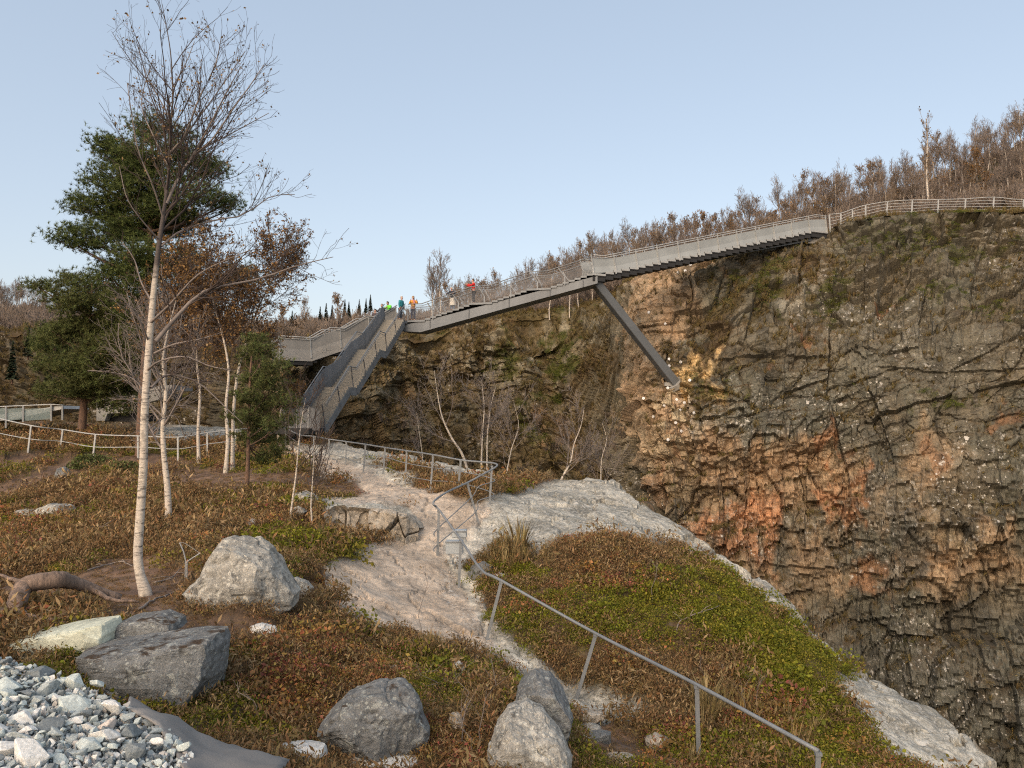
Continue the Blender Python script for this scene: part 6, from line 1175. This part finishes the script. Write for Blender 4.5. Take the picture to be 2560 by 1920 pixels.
def person(loc, yaw, h, arms, lean, jacket, legs, hair, label, skirt=None, hat=None, extra=None):
    """facing local -Y; arms: (elbow, wrist) for right then left, relative to the shoulder, in units of a 1.75 m body"""
    s = h/1.75; root = empty('person', loc, label, 'person'); root.rotation_euler = (0, 0, yaw); root.scale = (s, s, s)
    def tilt(v):    # bend at the hips
        v = Vector(v); p = Vector((0, 0, .95)); return p + Matrix.Rotation(-lean, 3, 'X').inverted() @ (v-p) if v.z > .95 else v
    B = [tilt(q) for q in ((0, 0, .95), (0, -.01, 1.15), (0, 0, 1.36), (0, 0, 1.47), (0, -.02, 1.56), (0, -.03, 1.65), (0, -.02, 1.73), (0, -.13, 1.63))]
    sh = [tilt((-.185, 0, 1.41)), tilt((.185, 0, 1.41))]; A = []
    for i in (0, 1): e = sh[i] + Vector(arms[i][0]); w_ = e + Vector(arms[i][1]); A.append((e, w_))
    J = list(B); R = [.13, (.14, .11), (.16, .11), .06, .062, .085, .065, .016]; E = [(0, 1), (1, 2), (2, 3), (3, 4), (4, 5), (5, 6), (5, 7)]
    for i in (0, 1):
        e, w_ = A[i]; k = len(J); J += [sh[i], e, w_]; R += [.055, .042, .03]; E += [(2, k), (k, k+1), (k+1, k+2)]
        d = (w_-e).normalized(); sd = d.orthogonal().normalized(); palm = w_ + d*.08; J.append(palm); R.append((.035, .02)); E.append((k+2, k+3))
        for q in range(5):
            off = sd*((q-2)*.02); ln = (.05, .07, .078, .072, .055)[q]; t = palm + off + d*ln*.6 if q else w_ + d*.03 + sd*-.05; t2 = t + d*ln*.5 + Vector((0, 0, -.015)); n = len(J); J += [t, t2]; R += [.010, .008]; E += [(k+3, n), (n, n+1)]
    L = []
    for sx in (-1, 1):
        k = len(J); J += [Vector((sx*.09, 0, .90)), Vector((sx*.10, -.02, .5)), Vector((sx*.10, .01, .09)), Vector((sx*.11, -.15, .04))]; R += [.085, .058, .042, .035]; E += [(0, k), (k, k+1), (k+1, k+2), (k+2, k+3)]
    body = link('body', skin_mesh(J, E, R, 'body'), SKIN, root)
    JJ = [B[0]-Vector((0, 0, .06)), B[1], B[2], B[3]]; JR = [(.175, .14), (.18, .145), (.20, .14), .085]; JE = [(0, 1), (1, 2), (2, 3)]
    for i in (0, 1): k = len(JJ); JJ += [sh[i], A[i][0], A[i][1]]; JR += [.088, .066, .05]; JE += [(2, k), (k, k+1), (k+1, k+2)]
    link('jacket', skin_mesh(JJ, JE, JR, 'jacket'), cm_(jacket), root)
    TJ = [Vector((0, 0, .94))]; TR = [(.155, .125)]; TE = []
    for sx in (-1, 1): k = len(TJ); TJ += [Vector((sx*.09, 0, .84)), Vector((sx*.10, -.02, .5)), Vector((sx*.10, .01, .12))]; TR += [.10, .08, .066]; TE += [(0, k), (k, k+1), (k+1, k+2)]
    link('trousers', skin_mesh(TJ, TE, TR, 'trousers'), cm_(legs), root)
    for sx in (-1, 1): link('shoe', skin_mesh([Vector((sx*.10, .05, .05)), Vector((sx*.105, -.06, .05)), Vector((sx*.11, -.17, .04))], [(0, 1), (1, 2)], [.05, .052, .045], 'shoe'), cm_((.05, .05, .05)), root)
    D, Fq = ICO3; c = np.array(tuple(B[5] + Vector((0, .02, .035)))); V = D*np.array([.098, .108, .115]); V[:, 1] += np.where((D[:, 1] < 0) & (D[:, 2] < .35), .075, 0); V = V + c; V += n3(V*8, 5, 1.0)[:, None]*.02*D
    link('hair' if hat is None else 'hat', np_mesh('hair', V, Fq), cm_(hair if hat is None else hat), root)
    fc = B[5]; m = MB()
    for sx in (-1, 1): q = fc + Vector((sx*.032, -.083, .01)); m.box(q, (.022, .012, .012))
    link('eyes', m.mesh('eyes'), cm_((.03, .025, .02)), root); m = MB(); m.box(fc + Vector((0, -.083, -.055)), (.045, .012, .010)); link('mouth', m.mesh('mouth'), cm_((.35, .14, .12)), root)
    if skirt is not None:
        n = 20; V = []; 
        for z, r in ((1.0, .17), (.8, .21), (.6, .235), (.42, .25)):
            for k in range(n): a = 2*math.pi*k/n; V.append((math.cos(a)*r*(1+.05*math.sin(5*a)), math.sin(a)*r*.8*(1+.05*math.sin(5*a)), z))
        Fk = [[i*n+k, i*n+(k+1) % n, (i+1)*n+(k+1) % n, (i+1)*n+k] for i in range(3) for k in range(n)]; link('long_skirt', np_mesh('long_skirt', np.array(V), np.array(Fk)), cm_(skirt), root)
    if extra == 'phone':
        q = (A[0][1]+A[1][1])/2 + Vector((0, -.10, .06)); m = MB(); m.box(q, (.075, .012, .15)); o = m.obj('phone', cm_((.03, .03, .035)), None, label='dark phone held up by the orange-jacketed person', cat='phone'); o.parent = None
        o.matrix_world = Matrix.Translation(root.location) @ Matrix.Rotation(yaw, 4, 'Z') @ Matrix.Scale(s, 4)
    if extra == 'scarf':
        m = MB(); m.tube([B[3]+Vector((.09*math.cos(t), .085*math.sin(t), .0)) for t in np.linspace(0, 6.28, 14)], .035, 8); m.tube([B[3]+Vector((.04, -.12, -.03)), B[2]+Vector((.05, -.16, -.1)), B[1]+Vector((.05, -.16, 0))], [.04, .045, .035], 6); o = m.mesh('scarf', True); link('scarf', o, cm_((.62, .28, .36)), root)
    return root
def deck(f, px, w_):
    best = min((abs(proj(*[np.array(c) for c in f.p(x, f.line(x), w_)])[0] - px), x) for x in np.linspace(0, f.run, 300)); x = best[1]
    hs_ = [h for a, b, h in f.treads if a <= x <= b+.001]; return f.p(x, (max(hs_) if hs_ else f.line(x)) + .005, w_)
FW = lambda a, b: (a, b)
hang = (((-.06, .0, -.28), (.0, -.06, -.25)), ((.06, .0, -.28), (.0, -.06, -.25)))
ahead = (((-.07, -.20, -.14), (.05, -.24, .08)), ((.07, -.20, -.14), (-.05, -.24, .08)))
railarm = (((-.12, -.16, -.20), (.04, -.22, .02)), ((.12, -.16, -.20), (-.04, -.22, .02)))
person(deck(fl_mid, 1184, .75), math.radians(-75), 1.76, ahead, .05, (.62, .035, .03), (.045, .05, .06), (.09, .07, .06), 'person in a red jacket and dark trousers pointing from the bridge')
person(deck(fl_mid, 1132, .45), math.radians(-20), 1.66, railarm, .30, (.03, .033, .045), (.16, .22, .32), (.6, .57, .5), 'person in a black jacket and white skirt leaning on the bridge rail', skirt=(.66, .62, .54), hat=(.66, .63, .57))
pp_ = person(deck(fl_mid, 1033, .40), math.radians(15), 1.72, (((-.10, -.14, -.22), (.06, -.14, .22)), ((.10, -.14, -.22), (-.06, -.14, .22))), .0, (.72, .33, .06), (.03, .04, .08), (.45, .33, .2), 'person in an orange jacket holding up a phone at the stair top', extra='scarf')
q = pp_.location; m = MB(); m.box((0, 0, 0), (.075, .012, .15)); ph = m.obj('phone', cm_((.03, .03, .035)), None, label='dark phone held up by the orange-jacketed person', cat='phone'); ph.location = q + Matrix.Rotation(math.radians(15), 3, 'Z') @ Vector((0, -.40, 1.47)); ph.rotation_euler = (0, 0, math.radians(15))
person(fl_stair.p(fl_stair.run+.15, Zt-fl_stair.A.z, .35), math.radians(60), 1.66, hang, .12, (.03, .23, .28), (.05, .06, .08), (.5, .48, .45), 'person in a teal jacket and pale cap at the stair top', hat=(.62, .56, .5))
person(deck(fl_left, 976, .32), math.radians(-35), 1.70, railarm, .45, (.16, .72, .05), (.04, .04, .05), (.08, .055, .045), 'person in a bright green jacket leaning over the lower flight wall')
person(deck(fl_left, 958, .55), math.radians(-30), 1.68, railarm, .25, (.035, .035, .045), (.04, .04, .05), (.30, .28, .27), 'grey-haired person in black beside the green jacket')
person(deck(fl_left, 938, .5), math.radians(-20), 1.62, hang, .0, (.06, .045, .05), (.04, .04, .05), (.05, .04, .035), 'dark-haired person lowest in the row on the lower flight')
